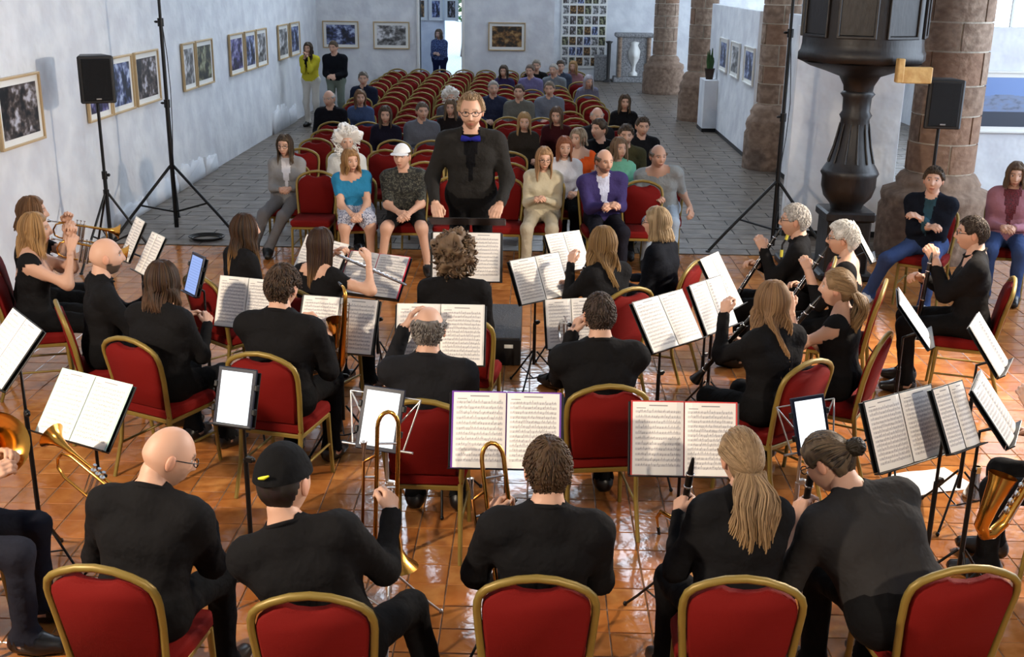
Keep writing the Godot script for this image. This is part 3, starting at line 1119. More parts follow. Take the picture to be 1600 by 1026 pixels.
func along(from: Vector3, to: Vector3, up := Vector3.UP) -> Transform3D:
	var z := (from - to).normalized()
	var u := up if absf(z.dot(up)) < 0.95 else Vector3.FORWARD
	return Transform3D(Basis.looking_at(to - from, u), from)

# each instrument runs from its mouthpiece at the origin along -Z
func clarinet(from: Vector3, to: Vector3, label: String) -> void:
	var o := thing("clarinet", label, "clarinet")
	o.transform = along(from, to)
	var m := MB.new()
	m.xf = Transform3D(Basis(Vector3.RIGHT, -PI / 2), Vector3.ZERO)
	m.lathe([Vector2(0.001, 0), Vector2(0.006, 0.005), Vector2(0.011, 0.05), Vector2(0.0135, 0.08), Vector2(0.016, 0.085), Vector2(0.016, 0.14), Vector2(0.0145, 0.145), Vector2(0.0145, 0.34), Vector2(0.0175, 0.35), Vector2(0.0175, 0.365), Vector2(0.0148, 0.37), Vector2(0.0152, 0.54), Vector2(0.018, 0.56), Vector2(0.024, 0.6), Vector2(0.039, 0.655), Vector2(0.037, 0.655), Vector2(0.02, 0.6), Vector2(0.001, 0.56)], 14)
	part("tube", m, M.ebony, o)
	m = MB.new()
	for k in 11:
		var z := -0.16 - k * 0.036
		m.ball(Vector3(0.004 * (k % 3 - 1), 0.0175, z), Vector3(0.0095, 0.004, 0.0095), 7, 4)
		m.tube([Vector3(0.014, 0.008, z), Vector3(0.014, 0.012, z - 0.03)], 0.0025, 5)
	m.tube([Vector3(0.015, 0.009, -0.15), Vector3(0.015, 0.009, -0.53)], 0.003, 5)
	m.tube([Vector3(-0.015, 0.009, -0.2), Vector3(-0.015, 0.009, -0.5)], 0.0026, 5)
	part("keys", m, M.silver, o)
	for y in [0.082, 0.142, 0.357, 0.552]:
		m = MB.new()
		m.xf = Transform3D(Basis(Vector3.RIGHT, -PI / 2), Vector3.ZERO)
		m.lathe([Vector2(0.0165, y - 0.004), Vector2(0.0185, y - 0.003), Vector2(0.0185, y + 0.003), Vector2(0.0165, y + 0.004)], 12)
		part("ring", m, M.silver, o)

func trumpet(from: Vector3, to: Vector3, label: String, metal: Material = null) -> void:
	var mt: Material = metal if metal else M.brass
	var o := thing("trumpet", label, "trumpet")
	o.transform = along(from, to)
	var m := MB.new()
	m.xf = Transform3D(Basis(Vector3.RIGHT, -PI / 2), Vector3.ZERO)
	m.lathe([Vector2(0.0125, 0), Vector2(0.0135, 0.004), Vector2(0.009, 0.025), Vector2(0.005, 0.03), Vector2(0.006, 0.09)], 12)
	part("mouthpiece", m, M.silver, o)
	m = MB.new()
	m.tube([Vector3(0, 0, -0.08), Vector3(0, 0, -0.38), Vector3(0, -0.018, -0.425), Vector3(0, -0.06, -0.44), Vector3(0, -0.102, -0.425), Vector3(0, -0.12, -0.38), Vector3(0, -0.12, -0.24)], 0.0065, 8)
	m.tube([Vector3(0, -0.12, -0.24), Vector3(0, -0.12, -0.1), Vector3(0, -0.105, -0.065), Vector3(0.012, -0.06, -0.05), Vector3(0.02, -0.015, -0.065), Vector3(0.022, 0.0, -0.1), Vector3(0.022, 0.0, -0.32)], 0.0065, 8)
	part("tubing", m, mt, o)
	m = MB.new()
	m.xf = Transform3D(Basis(Vector3.RIGHT, -PI / 2), Vector3(0.022, 0, 0))
	m.lathe([Vector2(0.0068, 0.3), Vector2(0.009, 0.38), Vector2(0.014, 0.44), Vector2(0.026, 0.485), Vector2(0.045, 0.512), Vector2(0.061, 0.525), Vector2(0.0615, 0.522), Vector2(0.044, 0.508), Vector2(0.024, 0.48), Vector2(0.011, 0.43)], 20)
	part("bell", m, mt, o)
	for k in 3:
		m = MB.new()
		var z := -0.21 - k * 0.026
		m.tube([Vector3(0.01, -0.135, z), Vector3(0.01, 0.012, z)], 0.0115, 9)
		m.tube([Vector3(0.01, 0.012, z), Vector3(0.01, 0.035, z)], 0.003, 6)
		m.tube([Vector3(0.01, 0.035, z), Vector3(0.01, 0.04, z)], 0.008, 8)
		part("valve", m, M.silver, o)

func trombone(from: Vector3, to: Vector3, label: String, up := Vector3.UP) -> void:
	var o := thing("trombone", label, "trombone")
	o.transform = along(from, to, up)
	var m := MB.new()
	var u := []
	for k in 9:
		var a := PI * k / 8.0
		u.append(Vector3(cos(a) * 0.045, 0, 0.17 + sin(a) * 0.07))
	m.tube([Vector3(0.045, 0, -0.35)] + u + [Vector3(-0.045, 0, -0.2)], 0.0095, 9)
	part("tuning_bow", m, M.brass, o)
	m = MB.new()
	m.xf = Transform3D(Basis(Vector3.RIGHT, -PI / 2), Vector3(-0.045, 0, 0))
	m.lathe([Vector2(0.0098, 0.15), Vector2(0.012, 0.24), Vector2(0.018, 0.32), Vector2(0.032, 0.39), Vector2(0.06, 0.44), Vector2(0.1, 0.465), Vector2(0.101, 0.462), Vector2(0.058, 0.432), Vector2(0.03, 0.385), Vector2(0.014, 0.3)], 24)
	part("bell", m, M.brass, o)
	m = MB.new()
	m.tube([Vector3(0.045, 0, -0.35), Vector3(0.045, -0.02, -0.5), Vector3(0.03, -0.04, -0.53)], 0.008, 8)
	m.tube([Vector3(0.045, 0.0, 0.05), Vector3(0.1, 0, 0.02), Vector3(0.1, 0, -0.55)], 0.0075, 8)
	part("slide", m, M.brass_dark, o)
	m = MB.new()
	for z in [0.1, -0.1]: m.tube([Vector3(-0.045, 0, z), Vector3(0.045, 0, z)], 0.005, 6)
	m.tube([Vector3(0.045, 0, -0.05), Vector3(0.1, 0, -0.05)], 0.005, 6)
	part("brace", m, M.silver, o)
	m = MB.new()
	m.xf = Transform3D(Basis(Vector3.RIGHT, PI / 2), Vector3(0.1, 0, 0.02))
	m.lathe([Vector2(0.006, 0), Vector2(0.007, 0.05), Vector2(0.014, 0.085), Vector2(0.016, 0.09), Vector2(0.013, 0.091), Vector2(0.005, 0.07)], 12)
	part("mouthpiece", m, M.silver, o)

func flute(from: Vector3, to: Vector3, label: String) -> void:
	var o := thing("flute", label, "flute")
	o.transform = along(from, to)
	var m := MB.new()
	m.tube([Vector3(0, 0, 0.08), Vector3(0, 0, -0.58)], 0.0095, 10)
	m.tube([Vector3(0, 0, -0.12), Vector3(0, 0, -0.145)], 0.0115, 10)
	part("tube", m, M.silver, o)
	m = MB.new()
	for k in 11: m.tube([Vector3(0, 0.009, -0.2 - k * 0.033), Vector3(0, 0.014, -0.2 - k * 0.033)], 0.0085, 8)
	m.tube([Vector3(0.009, 0.006, -0.18), Vector3(0.009, 0.006, -0.56)], 0.0028, 5)
	part("keys", m, M.silver, o)
	m = MB.new()
	m.ball(Vector3(0, 0.008, 0), Vector3(0.012, 0.005, 0.014), 10, 5)
	part("lip_plate", m, M.silver, o)

func saxophone(at: Transform3D, label: String) -> void:
	var o := thing("saxophone", label, "saxophone")
	o.transform = at
	var m := MB.new()
	var pts := [Vector3(0, 0.34, -0.1), Vector3(0, 0.36, -0.05), Vector3(0, 0.34, 0), Vector3(0, 0.2, 0), Vector3(0, 0.0, 0), Vector3(0, -0.16, 0), Vector3(0, -0.23, -0.03), Vector3(0, -0.25, -0.07), Vector3(0, -0.22, -0.115), Vector3(0, -0.1, -0.14), Vector3(0, 0.0, -0.155), Vector3(0, 0.04, -0.165)]
	m.tube(pts, [0.006, 0.009, 0.012, 0.016, 0.021, 0.027, 0.029, 0.031, 0.034, 0.042, 0.056, 0.068], 14, false)
	part("body", m, M.brass, o)
	m = MB.new()
	for k in 9:
		m.ball(Vector3(0.006 * (k % 2), 0.26 - k * 0.045, -0.022 - k * 0.001), Vector3(0.012 + k * 0.0009, 0.012 + k * 0.0009, 0.005), 8, 5)
		m.tube([Vector3(0.022, 0.26 - k * 0.045, 0), Vector3(0.01, 0.25 - k * 0.045, -0.024)], 0.003, 5)
	for s in [-1.0, 1.0]: m.tube([Vector3(s * 0.025, 0.28, 0), Vector3(s * 0.034, -0.15, -0.01)], 0.003, 5)
	part("keys", m, M.silver, o)
	m = MB.new()
	m.tube([Vector3(0, 0.34, -0.1), Vector3(0, 0.315, -0.17)], [0.01, 0.006], 8)
	part("mouthpiece", m, M.ebony, o)

func horn(at: Transform3D, label: String) -> void:
	var o := thing("french_horn", label, "french horn")
	o.transform = at
	var m := MB.new()
	m.xf = Transform3D(Basis(Vector3.RIGHT, PI / 2), Vector3.ZERO)
	m.lathe([Vector2(0.016, -0.34), Vector2(0.022, -0.24), Vector2(0.04, -0.14), Vector2(0.075, -0.06), Vector2(0.12, -0.015), Vector2(0.15, 0.0), Vector2(0.151, -0.003), Vector2(0.118, -0.022), Vector2(0.07, -0.07), Vector2(0.034, -0.15), Vector2(0.016, -0.26)], 30)
	part("bell", m, M.brass, o)
	for r in [0.12, 0.14, 0.1]:
		m = MB.new()
		var ring := []
		for k in 25: ring.append(Vector3(cos(TAU * k / 24.0) * r, sin(TAU * k / 24.0) * r, -0.22 - r * 0.4))
		m.tube(ring, 0.008, 7, false)
		part("coil", m, M.brass_dark, o)
	m = MB.new()
	for k in 3: m.tube([Vector3(0.05 - k * 0.04, 0.05, -0.3), Vector3(0.05 - k * 0.04, -0.02, -0.3)], 0.016, 9)
	part("rotor", m, M.silver, o)

func loudspeaker(at: Vector3, yaw: float, label: String, stand_label: String, foot_turn: float) -> void:
	var o := thing("loudspeaker", label, "loudspeaker", at, yaw)
	var m := MB.new()
	var poly := PackedVector2Array([Vector2(-0.17, 0.13), Vector2(-0.11, -0.17), Vector2(0.11, -0.17), Vector2(0.17, 0.13), Vector2(0.15, 0.15), Vector2(-0.15, 0.15)])
	m.xf = Transform3D(Basis(Vector3.RIGHT, -PI / 2), Vector3.ZERO).rotated_local(Vector3.BACK, PI)
	m.slab(poly, 0.0, 0.46, 0.012)
	part("cabinet", m, M.black_plastic, o)
	m = MB.new()
	m.box(Vector3(0, 0.23, 0.155), Vector3(0.27, 0.41, 0.012), 0.005)
	part("grille", m, M.grille, o)
	m = MB.new()
	m.box(Vector3(0, 0.045, 0.164), Vector3(0.05, 0.014, 0.006), 0.002)
	part("badge", m, M.steel, o)
	var st := thing("speaker_stand", stand_label, "speaker stand", Vector3(at.x, 0, at.z), yaw)
	m = MB.new()
	m.tube([Vector3(0, 0.12, 0), Vector3(0, 0.95, 0)], 0.021, 10)
	m.tube([Vector3(0, 0.95, 0), Vector3(0, at.y + 0.0, 0)], 0.016, 10)
	part("pole", m, M.black_metal, st)
	m = MB.new()
	m.tube([Vector3(0, 0.9, 0), Vector3(0, 0.98, 0)], 0.028, 10)
	m.tube([Vector3(0, 0.72, 0), Vector3(0, 0.79, 0)], 0.03, 10)
	m.ball(Vector3(0.04, 0.94, 0), Vector3(0.018, 0.018, 0.018), 8, 6)
	part("collar", m, M.black_metal, st)
	tripod(st, 0.75, 0.48, 0.013, M.black_metal, foot_turn)

func light_stand(at: Vector2, top: float, label: String, turn: float) -> void:
	var o := thing("lighting_stand", label, "lighting stand", Vector3(at.x, 0, at.y))
	var m := MB.new()
	m.tube([Vector3(0, 0.05, 0), Vector3(0, 1.5, 0)], 0.026, 10)
	m.tube([Vector3(0, 1.5, 0), Vector3(0, 2.4, 0)], 0.021, 10)
	m.tube([Vector3(0, 2.4, 0), Vector3(0, top, 0)], 0.017, 10)
	part("mast", m, M.black_metal, o)
	for y in [1.5, 2.4]:
		m = MB.new()
		m.tube([Vector3(0, y - 0.05, 0), Vector3(0, y + 0.04, 0)], 0.034, 10)
		m.ball(Vector3(-0.05, y, 0), Vector3(0.025, 0.014, 0.014), 8, 6)
		part("clamp", m, M.black_metal, o)
	tripod(o, 0.78, 0.78, 0.017, M.black_metal, turn)
	m = MB.new()
	var pts := []
	for k in 12: pts.append(Vector3(0.03 + 0.03 * sin(k * 1.1), top - 0.1 - k * (top - 0.1) / 11.4, 0.02 * cos(k * 1.7)))
	m.tube(pts, 0.005, 5)
	part("cable", m, M.black_plastic, o)
	var bar := thing("stage_light", "stage lamp clamped on top of the %s" % label, "lamp", Vector3(at.x, top, at.y), 0.0)
	m = MB.new()
	m.xf = Transform3D(Basis(Vector3.RIGHT, PI / 2 + 0.5), Vector3(0, 0.16, 0))
	m.lathe([Vector2(0.001, -0.16), Vector2(0.08, -0.15), Vector2(0.095, -0.05), Vector2(0.1, 0.13), Vector2(0.09, 0.13), Vector2(0.085, 0.0)], 16)
	part("housing", m, M.black_metal, bar)
	m = MB.new()
	m.tube([Vector3(-0.12, 0.16, 0), Vector3(-0.12, 0.02, 0), Vector3(0, 0, 0), Vector3(0.12, 0.02, 0), Vector3(0.12, 0.16, 0)], 0.008, 6)
	part("yoke", m, M.black_metal, bar)

func picture(at: Vector3, yaw: float, w: float, h: float, k: int, label: String, frame: Material = null, mat_w := 0.06) -> void:
	var o := thing("framed_picture", label, "picture", at, yaw)
	var m := MB.new()
	var f := 0.025
	for s in [-1.0, 1.0]:
		m.box(Vector3(s * (w / 2 - f / 2), 0, 0.018), Vector3(f, h, 0.036), 0.004)
		m.box(Vector3(0, s * (h / 2 - f / 2), 0.018), Vector3(w - 2 * f, f, 0.036), 0.004)
	part("frame", m, frame if frame else M.frame_wood, o)
	m = MB.new()
	m.box(Vector3(0, 0, 0.008), Vector3(w - 2 * f, h - 2 * f, 0.012))
	part("mount", m, M.mount, o)
	m = MB.new()
	var a := w / 2 - f - mat_w
	var b := h / 2 - f - mat_w
	m.quadn(Vector3(-a, b, 0.0155), Vector3(a, b, 0.0155), Vector3(a, -b, 0.0155), Vector3(-a, -b, 0.0155), Vector3(0, 0, 1))
	part("print", m, M["photo%d" % k], o)

func stone_column(x: float, z: float, r: float, label: String, base_r: float, base_h: float) -> void:
	var o := thing("stone_column", label, "column", Vector3(x, 0, z))
	var m := MB.new()
	m.lathe([Vector2(r - 0.012, 0.0), Vector2(r - 0.012, 6.9)], 28)
	part("mortar_core", m, M.mortar, o)
	# base: plinth and two swelling courses
	m = MB.new()
	m.lathe([Vector2(base_r, 0), Vector2(base_r, base_h * 0.55), Vector2(base_r - 0.03, base_h * 0.6), Vector2(base_r - 0.01, base_h * 0.68), Vector2(base_r - 0.03, base_h * 0.76), Vector2(r + 0.09, base_h * 0.82), Vector2(r + 0.1, base_h * 0.88), Vector2(r + 0.05, base_h * 0.96), Vector2(r - 0.02, base_h)], 8 if base_r > r + 0.3 else 12)
	part("base", m, M.stone0, o)
	var y := base_h
	var c := 0
	while y < 6.8:
		var hh := rng.randf_range(0.27, 0.36)
		var nb := 4
		var a0 := c * 0.8 + rng.randf() * 0.3
		for k in nb:
			var b0 := a0 + TAU * k / nb + 0.012 / r
			var b1 := a0 + TAU * (k + 1) / nb - 0.012 / r
			m = MB.new()
			var rr := r + rng.randf_range(0.0, 0.008)
			var n := 7
			for j in n:
				var p0 := lerpf(b0, b1, float(j) / n)
				var p1 := lerpf(b0, b1, float(j + 1) / n)
				var d0 := Vector3(cos(p0), 0, sin(p0))
				var d1 := Vector3(cos(p1), 0, sin(p1))
				var ya := y + 0.009
				var yb := y + hh - 0.009
				var i := m.vert(d0 * rr + Vector3(0, ya, 0), d0); m.vert(d1 * rr + Vector3(0, ya, 0), d1); m.vert(d1 * rr + Vector3(0, yb, 0), d1); m.vert(d0 * rr + Vector3(0, yb, 0), d0)
				m.tri(i, i + 1, i + 2); m.tri(i, i + 2, i + 3)
				var ri := r - 0.02
				m.quadn(d0 * rr + Vector3(0, yb, 0), d1 * rr + Vector3(0, yb, 0), d1 * ri + Vector3(0, yb, 0), d0 * ri + Vector3(0, yb, 0), Vector3.UP)
				m.quadn(d0 * rr + Vector3(0, ya, 0), d1 * rr + Vector3(0, ya, 0), d1 * ri + Vector3(0, ya, 0), d0 * ri + Vector3(0, ya, 0), Vector3.DOWN)
			for e in [b0, b1]:
				var d := Vector3(cos(e), 0, sin(e))
				m.quadn(d * rr + Vector3(0, y + 0.009, 0), d * rr + Vector3(0, y + hh - 0.009, 0), d * (r - 0.02) + Vector3(0, y + hh - 0.009, 0), d * (r - 0.02) + Vector3(0, y + 0.009, 0), Vector3(-d.z, 0, d.x) * (-1.0 if e == b0 else 1.0))
			part("stone_block", m, M["stone%d" % rng.randi_range(0, 2)], o)
		y += hh
		c += 1

# ---------- surfaces that are computed ----------
func page_image(k: int) -> ImageTexture:
	var im := Image.create(220, 300, false, Image.FORMAT_RGB8)
	im.fill(Color(0.93, 0.92, 0.9))
	var ink := Color(0.4, 0.39, 0.4)
	im.fill_rect(Rect2i(70, 12, 80, 5), Color(0.6, 0.6, 0.6))
	im.fill_rect(Rect2i(16, 24, 40, 3), Color(0.55, 0.54, 0.54))
	var rows := 11 + k
	for r in rows:
		var y := 36 + r * int(252.0 / rows)
		for l in 5: im.fill_rect(Rect2i(12, y + l * 2, 196, 1), Color(0.66, 0.65, 0.66))
		var x := 26
		while x < 202:
			var up := rng.randi_range(-3, 8)
			im.fill_rect(Rect2i(x, y + up, 3, 2), ink)
			im.fill_rect(Rect2i(x + 2, y + up - 6, 1, 7), ink)
			x += rng.randi_range(5, 14)
	return ImageTexture.create_from_image(im)

func photo_image(k: int) -> ImageTexture:
	var im := Image.create(96, 72, false, Image.FORMAT_RGB8)
	var f := FastNoiseLite.new()
	f.seed = 40 + k
	f.frequency = 0.022
	var pal: Array = [[Color(0.05, 0.05, 0.06), Color(0.3, 0.26, 0.24), Color(0.72, 0.72, 0.76)], [Color(0.1, 0.12, 0.18), Color(0.3, 0.34, 0.5), Color(0.7, 0.75, 0.85)], [Color(0.08, 0.1, 0.08), Color(0.35, 0.34, 0.24), Color(0.6, 0.62, 0.5)], [Color(0.12, 0.1, 0.2), Color(0.35, 0.33, 0.55), Color(0.66, 0.66, 0.74)], [Color(0.2, 0.2, 0.2), Color(0.5, 0.5, 0.5), Color(0.85, 0.85, 0.86)], [Color(0.1, 0.08, 0.05), Color(0.4, 0.27, 0.12), Color(0.62, 0.5, 0.32)], [Color(0.07, 0.09, 0.13), Color(0.45, 0.5, 0.6), Color(0.42, 0.55, 0.78)]][k]
	for y in 72:
		for x in 96:
			var v := f.get_noise_2d(x, y * 1.2) * 0.9 + f.get_noise_2d(x * 3.0, y * 3.0) * 0.5 + 0.5
			if k == 6:
				v = 0.9 if y < 26 + 3.0 * f.get_noise_2d(x, 0) else (0.55 + 0.3 * f.get_noise_2d(x * 4.0, y * 6.0) if y < 50 else 0.15)
			elif k != 4: v = v * 1.3 - 0.25
			v = clampf(v, 0, 1)
			im.set_pixel(x, y, pal[0].lerp(pal[1], v * 2.0) if v < 0.5 else pal[1].lerp(pal[2], v * 2.0 - 1.0))
	return ImageTexture.create_from_image(im)

func lit(key: String, c: Color, e: float, tex: Texture2D = null) -> StandardMaterial3D:
	var m := mat(key, Color(0.05, 0.05, 0.05), 0.4)
	m.emission_enabled = true
	m.emission = c
	m.emission_energy_multiplier = e
	if tex:
		m.emission_texture = tex
		m.emission_operator = BaseMaterial3D.EMISSION_OP_MULTIPLY
	return m

func materials() -> void:
	var sk := mat("skin", Color.WHITE, 0.55)
	sk.vertex_color_use_as_albedo = true
	var hr := mat("hair", Color.WHITE, 0.6)
	hr.metallic_specular = 0.35
	hr.vertex_color_use_as_albedo = true
	M.black = cloth(Color(0.085, 0.083, 0.088))
	M.black2 = cloth(Color(0.06, 0.06, 0.065))
	M.white_shirt = cloth(Color(0.82, 0.82, 0.84))
	mat("shoe", Color(0.05, 0.045, 0.045), 0.35)
	var red := mat("red", Color(0.41, 0.06, 0.048), 0.8)
	red.normal_enabled = true
	red.normal_texture = noise_tex(0.15, 128, null, true, 2.0, 8)
	red.uv1_triplanar = true
	red.uv1_scale = Vector3.ONE * 12.0
	red.metallic_specular = 0.25
	mat("gold", Color(0.51, 0.425, 0.185), 0.45, 0.25)
	mat("black_metal", Color(0.045, 0.045, 0.05), 0.42, 0.4)
	mat("black_plastic", Color(0.055, 0.055, 0.06), 0.5)
	var gr := mat("grille", Color(0.04, 0.04, 0.045), 0.6, 0.3)
	gr.normal_enabled = true
	gr.normal_texture = noise_tex(0.4, 128, null, true, 8.0, 9)
	gr.uv1_triplanar = true
	gr.uv1_scale = Vector3.ONE * 8.0
	mat("black_gloss", Color(0.03, 0.025, 0.025), 0.25)
	mat("navy_gloss", Color(0.06, 0.085, 0.16), 0.3)
	mat("steel", Color(0.72, 0.72, 0.72), 0.3, 0.9)
	mat("silver", Color(0.82, 0.82, 0.82), 0.22, 1.0)
	mat("brass", Color(0.85, 0.62, 0.28), 0.2, 1.0)
	mat("brass_dark", Color(0.6, 0.38, 0.18), 0.28, 1.0)
	mat("ebony", Color(0.035, 0.03, 0.03), 0.3)
	mat("paper_edge", Color(0.86, 0.86, 0.84), 0.8)
	mat("cover_purple", Color(0.42, 0.2, 0.62), 0.5)
	mat("cover_red", Color(0.75, 0.12, 0.12), 0.5)
	mat("cover_pink", Color(0.86, 0.14, 0.27), 0.5)
	mat("cover_black", Color(0.06, 0.06, 0.065), 0.5)
	mat("cover_mint", Color(0.72, 0.85, 0.8), 0.5)
	for k in 3:
		var p := mat("page%d" % k, Color.WHITE, 0.75)
		p.albedo_texture = page_image(k)
		p.texture_repeat = false
	var si := Image.create(64, 96, false, Image.FORMAT_RGB8)
	si.fill(Color(0.97, 0.97, 0.97))
	for r in 12: si.fill_rect(Rect2i(5, 8 + r * 7, 54, 2), Color(0.84, 0.85, 0.87))
	M.screen_page = ImageTexture.create_from_image(si)
	lit("screen", Color(0.95, 0.98, 1.0), 1.7, M.screen_page)
	lit("screen_blue", Color(0.62, 0.74, 1.0), 1.0, M.screen_page)
	for k in 7:
		var p := mat("photo%d" % k, Color.WHITE, 0.45)
		p.albedo_texture = photo_image(k)
	mat("frame_wood", Color(0.72, 0.62, 0.46), 0.55)
	mat("frame_white", Color(0.85, 0.85, 0.83), 0.5)
	mat("mount", Color(0.88, 0.88, 0.86), 0.8)
	rough_surface("plaster", Color(0.8, 0.81, 0.83), Color(0.86, 0.87, 0.88), 0.3, 0.9, 0.02, 1.0)
	rough_surface("stone0", Color(0.42, 0.34, 0.28), Color(0.56, 0.47, 0.4), 0.9, 0.9, 0.03, 3.0)
	rough_surface("stone1", Color(0.46, 0.38, 0.32), Color(0.6, 0.52, 0.45), 1.1, 0.9, 0.03, 3.0)
	rough_surface("stone2", Color(0.46, 0.35, 0.28), Color(0.54, 0.43, 0.35), 1.3, 0.9, 0.03, 3.0)
	rough_surface("mortar", Color(0.68, 0.64, 0.58), Color(0.76, 0.72, 0.66), 2.0, 0.95)
	rough_surface("slab_bed", Color(0.15, 0.145, 0.14), Color(0.2, 0.19, 0.18), 2.0, 0.9)
	rough_surface("slab", Color(0.345, 0.305, 0.268), Color(0.445, 0.4, 0.352), 0.35, 0.4, 0.03, 1.0)
	rough_surface("grout", Color(0.42, 0.33, 0.25), Color(0.5, 0.4, 0.32), 2.0, 0.85)
	var tiles := [[Color(0.6, 0.36, 0.17), Color(0.68, 0.44, 0.23)], [Color(0.57, 0.34, 0.16), Color(0.65, 0.41, 0.21)], [Color(0.64, 0.4, 0.2), Color(0.72, 0.49, 0.27)], [Color(0.57, 0.36, 0.18), Color(0.63, 0.41, 0.23)]]
	for k in 4: rough_surface("tile%d" % k, tiles[k][0], tiles[k][1], 0.9 + 0.2 * k, 0.13, 0.02, 0.4)
	var dw := rough_surface("dark_wood", Color(0.06, 0.045, 0.04), Color(0.1, 0.075, 0.065), 1.5, 0.45, 0.01, 1.0)
	dw.uv1_scale = Vector3(4.0, 0.6, 4.0)
	rough_surface("pale_wood", Color(0.72, 0.56, 0.32), Color(0.8, 0.66, 0.42), 1.5, 0.6, 0.02, 1.0)
	rough_surface("grey_stone", Color(0.45, 0.45, 0.46), Color(0.6, 0.6, 0.6), 2.0, 0.85, 0.03, 4.0)
	rough_surface("carpet", Color(0.2, 0.2, 0.21), Color(0.27, 0.27, 0.28), 5.0, 0.95, 0.1, 5.0)
	rough_surface("gravel", Color(0.62, 0.6, 0.56), Color(0.74, 0.72, 0.68), 1.0, 0.95, 0.05, 3.0)
	var lf := mat("leaf", Color(0.16, 0.3, 0.12), 0.6)
	lf.backlight_enabled = true
	lf.backlight = Color(0.2, 0.32, 0.1)
	mat("bark", Color(0.22, 0.16, 0.12), 0.9)
	lit("window_glass", Color(0.86, 0.93, 1.0), 2.8)
	lit("high_glass", Color(0.88, 0.94, 1.0), 8.5)
	lit("lamp_lens", Color(1.0, 0.92, 0.8), 12.0)

func box_struct(called: String, a: Vector3, b: Vector3, mt: Material) -> MeshInstance3D:
	var m := MB.new()
	m.box((a + b) / 2, (b - a).abs())
	return struct(called, m, mt)

func window(called: String, at: Vector3, yaw: float, w: float, h: float, glass: Material, nx: int, ny: int, energy: float) -> void:
	var o := Node3D.new()
	o.name = called
	add_child(o)
	o.position = at
	o.rotation.y = deg_to_rad(yaw)
	o.set_meta("kind", "structure")
	for i in nx:
		for j in ny:
			var m := MB.new()
			m.box(Vector3((i + 0.5) * w / nx - w / 2, (j + 0.5) * h / ny - h / 2, 0.0), Vector3(w / nx - 0.05, h / ny - 0.05, 0.012))
			part("pane", m, glass, o)
	var m2 := MB.new()
	for i in nx + 1: m2.box(Vector3(i * w / nx - w / 2, 0, 0.01), Vector3(0.05, h + 0.05, 0.06))
	for j in ny + 1: m2.box(Vector3(0, j * h / ny - h / 2, 0.012), Vector3(w, 0.05, 0.05))
	part("window_frame", m2, M.frame_white, o)
	var l := AreaLight3D.new()
	l.name = called + "_daylight"
	l.area_size = Vector2(w, h)
	l.area_normalize_energy = false
	l.light_energy = energy
	l.light_color = Color(0.86, 0.92, 1.0)
	l.shadow_enabled = true
	add_child(l)
	l.position = at + Basis(Vector3.UP, deg_to_rad(yaw)) * Vector3(0, 0, 0.08)
	l.rotation.y = deg_to_rad(yaw + 180.0)
	l.set("area_range", 60.0)

func stage_lamp(at: Vector3, aim: Vector3, energy: float, label: String, angle := 62.0) -> void:
	var o := thing("stage_lamp", label, "lamp")
	o.transform = along(at, aim)
	var m := MB.new()
	m.xf = Transform3D(Basis(Vector3.RIGHT, PI / 2), Vector3.ZERO)
	m.lathe([Vector2(0.001, 0.26), Vector2(0.1, 0.24), Vector2(0.13, 0.12), Vector2(0.135, -0.02), Vector2(0.125, -0.02), Vector2(0.12, 0.0)], 18)
	part("housing", m, M.black_metal, o)
	m = MB.new()
	m.xf = Transform3D(Basis(Vector3.RIGHT, PI / 2), Vector3.ZERO)
	m.lathe([Vector2(0.12, 0.0), Vector2(0.06, -0.008), Vector2(0.001, -0.01)], 18)
	part("lens", m, M.lamp_lens, o)
	m = MB.new()
	var inv := o.transform.affine_inverse()
	m.tube([inv * (at - Vector3(0, 0.13, 0)), inv * Vector3(at.x, 0.02, at.z)], 0.02, 8)
	m.tube([inv * Vector3(at.x, 0.04, at.z), inv * Vector3(at.x, 0.0, at.z)], 0.22, 18)
	part("mast", m, M.black_metal, o)
	var l := SpotLight3D.new()
	l.name = "stage_lamp_beam"
	l.light_energy = energy
	l.light_color = Color(1.0, 0.92, 0.82)
	l.spot_angle = angle
	l.spot_range = 60.0
	l.spot_attenuation = 2.0
	l.spot_angle_attenuation = 0.5
	l.light_size = 0.12
	l.shadow_enabled = true
	add_child(l)
	l.transform = along(at + (aim - at).normalized() * 0.05, aim)

var who := {}

func player(id: String, q: Dictionary, seat := true) -> void:
	if not q.has("yaw"):
		var d: Vector2 = Vector2(-0.5, -8.9) - q.hd
		q.yaw = rad_to_deg(atan2(-d.x, -d.y))
	var r := person(q)
	who[id] = r
	if seat:
		var t := Basis(Vector3.UP, deg_to_rad(q.yaw))
		var at: Vector2 = q.get("chair", Vector2.INF)
		if at == Vector2.INF:
			var o := t * Vector3(0, 0, -0.03)
			at = r.hip + Vector2(o.x, o.z)
		chair(at, q.get("chair_yaw", q.yaw), "red banquet chair under the " + q.short)

func put_sheet(c: Vector3, yaw: float, tilt: float, w: float, h: float, k: float, what: String, kind := "plate", sheet := "book", cover: Material = null) -> void:
	# k moves the sheet along the line of sight from where it was measured, at true scale
	var eye := Vector3(0, 2.95, 0)
	stand_with(eye + (c - eye) * k, yaw, tilt, w * k, h * k, what, kind, sheet, cover)

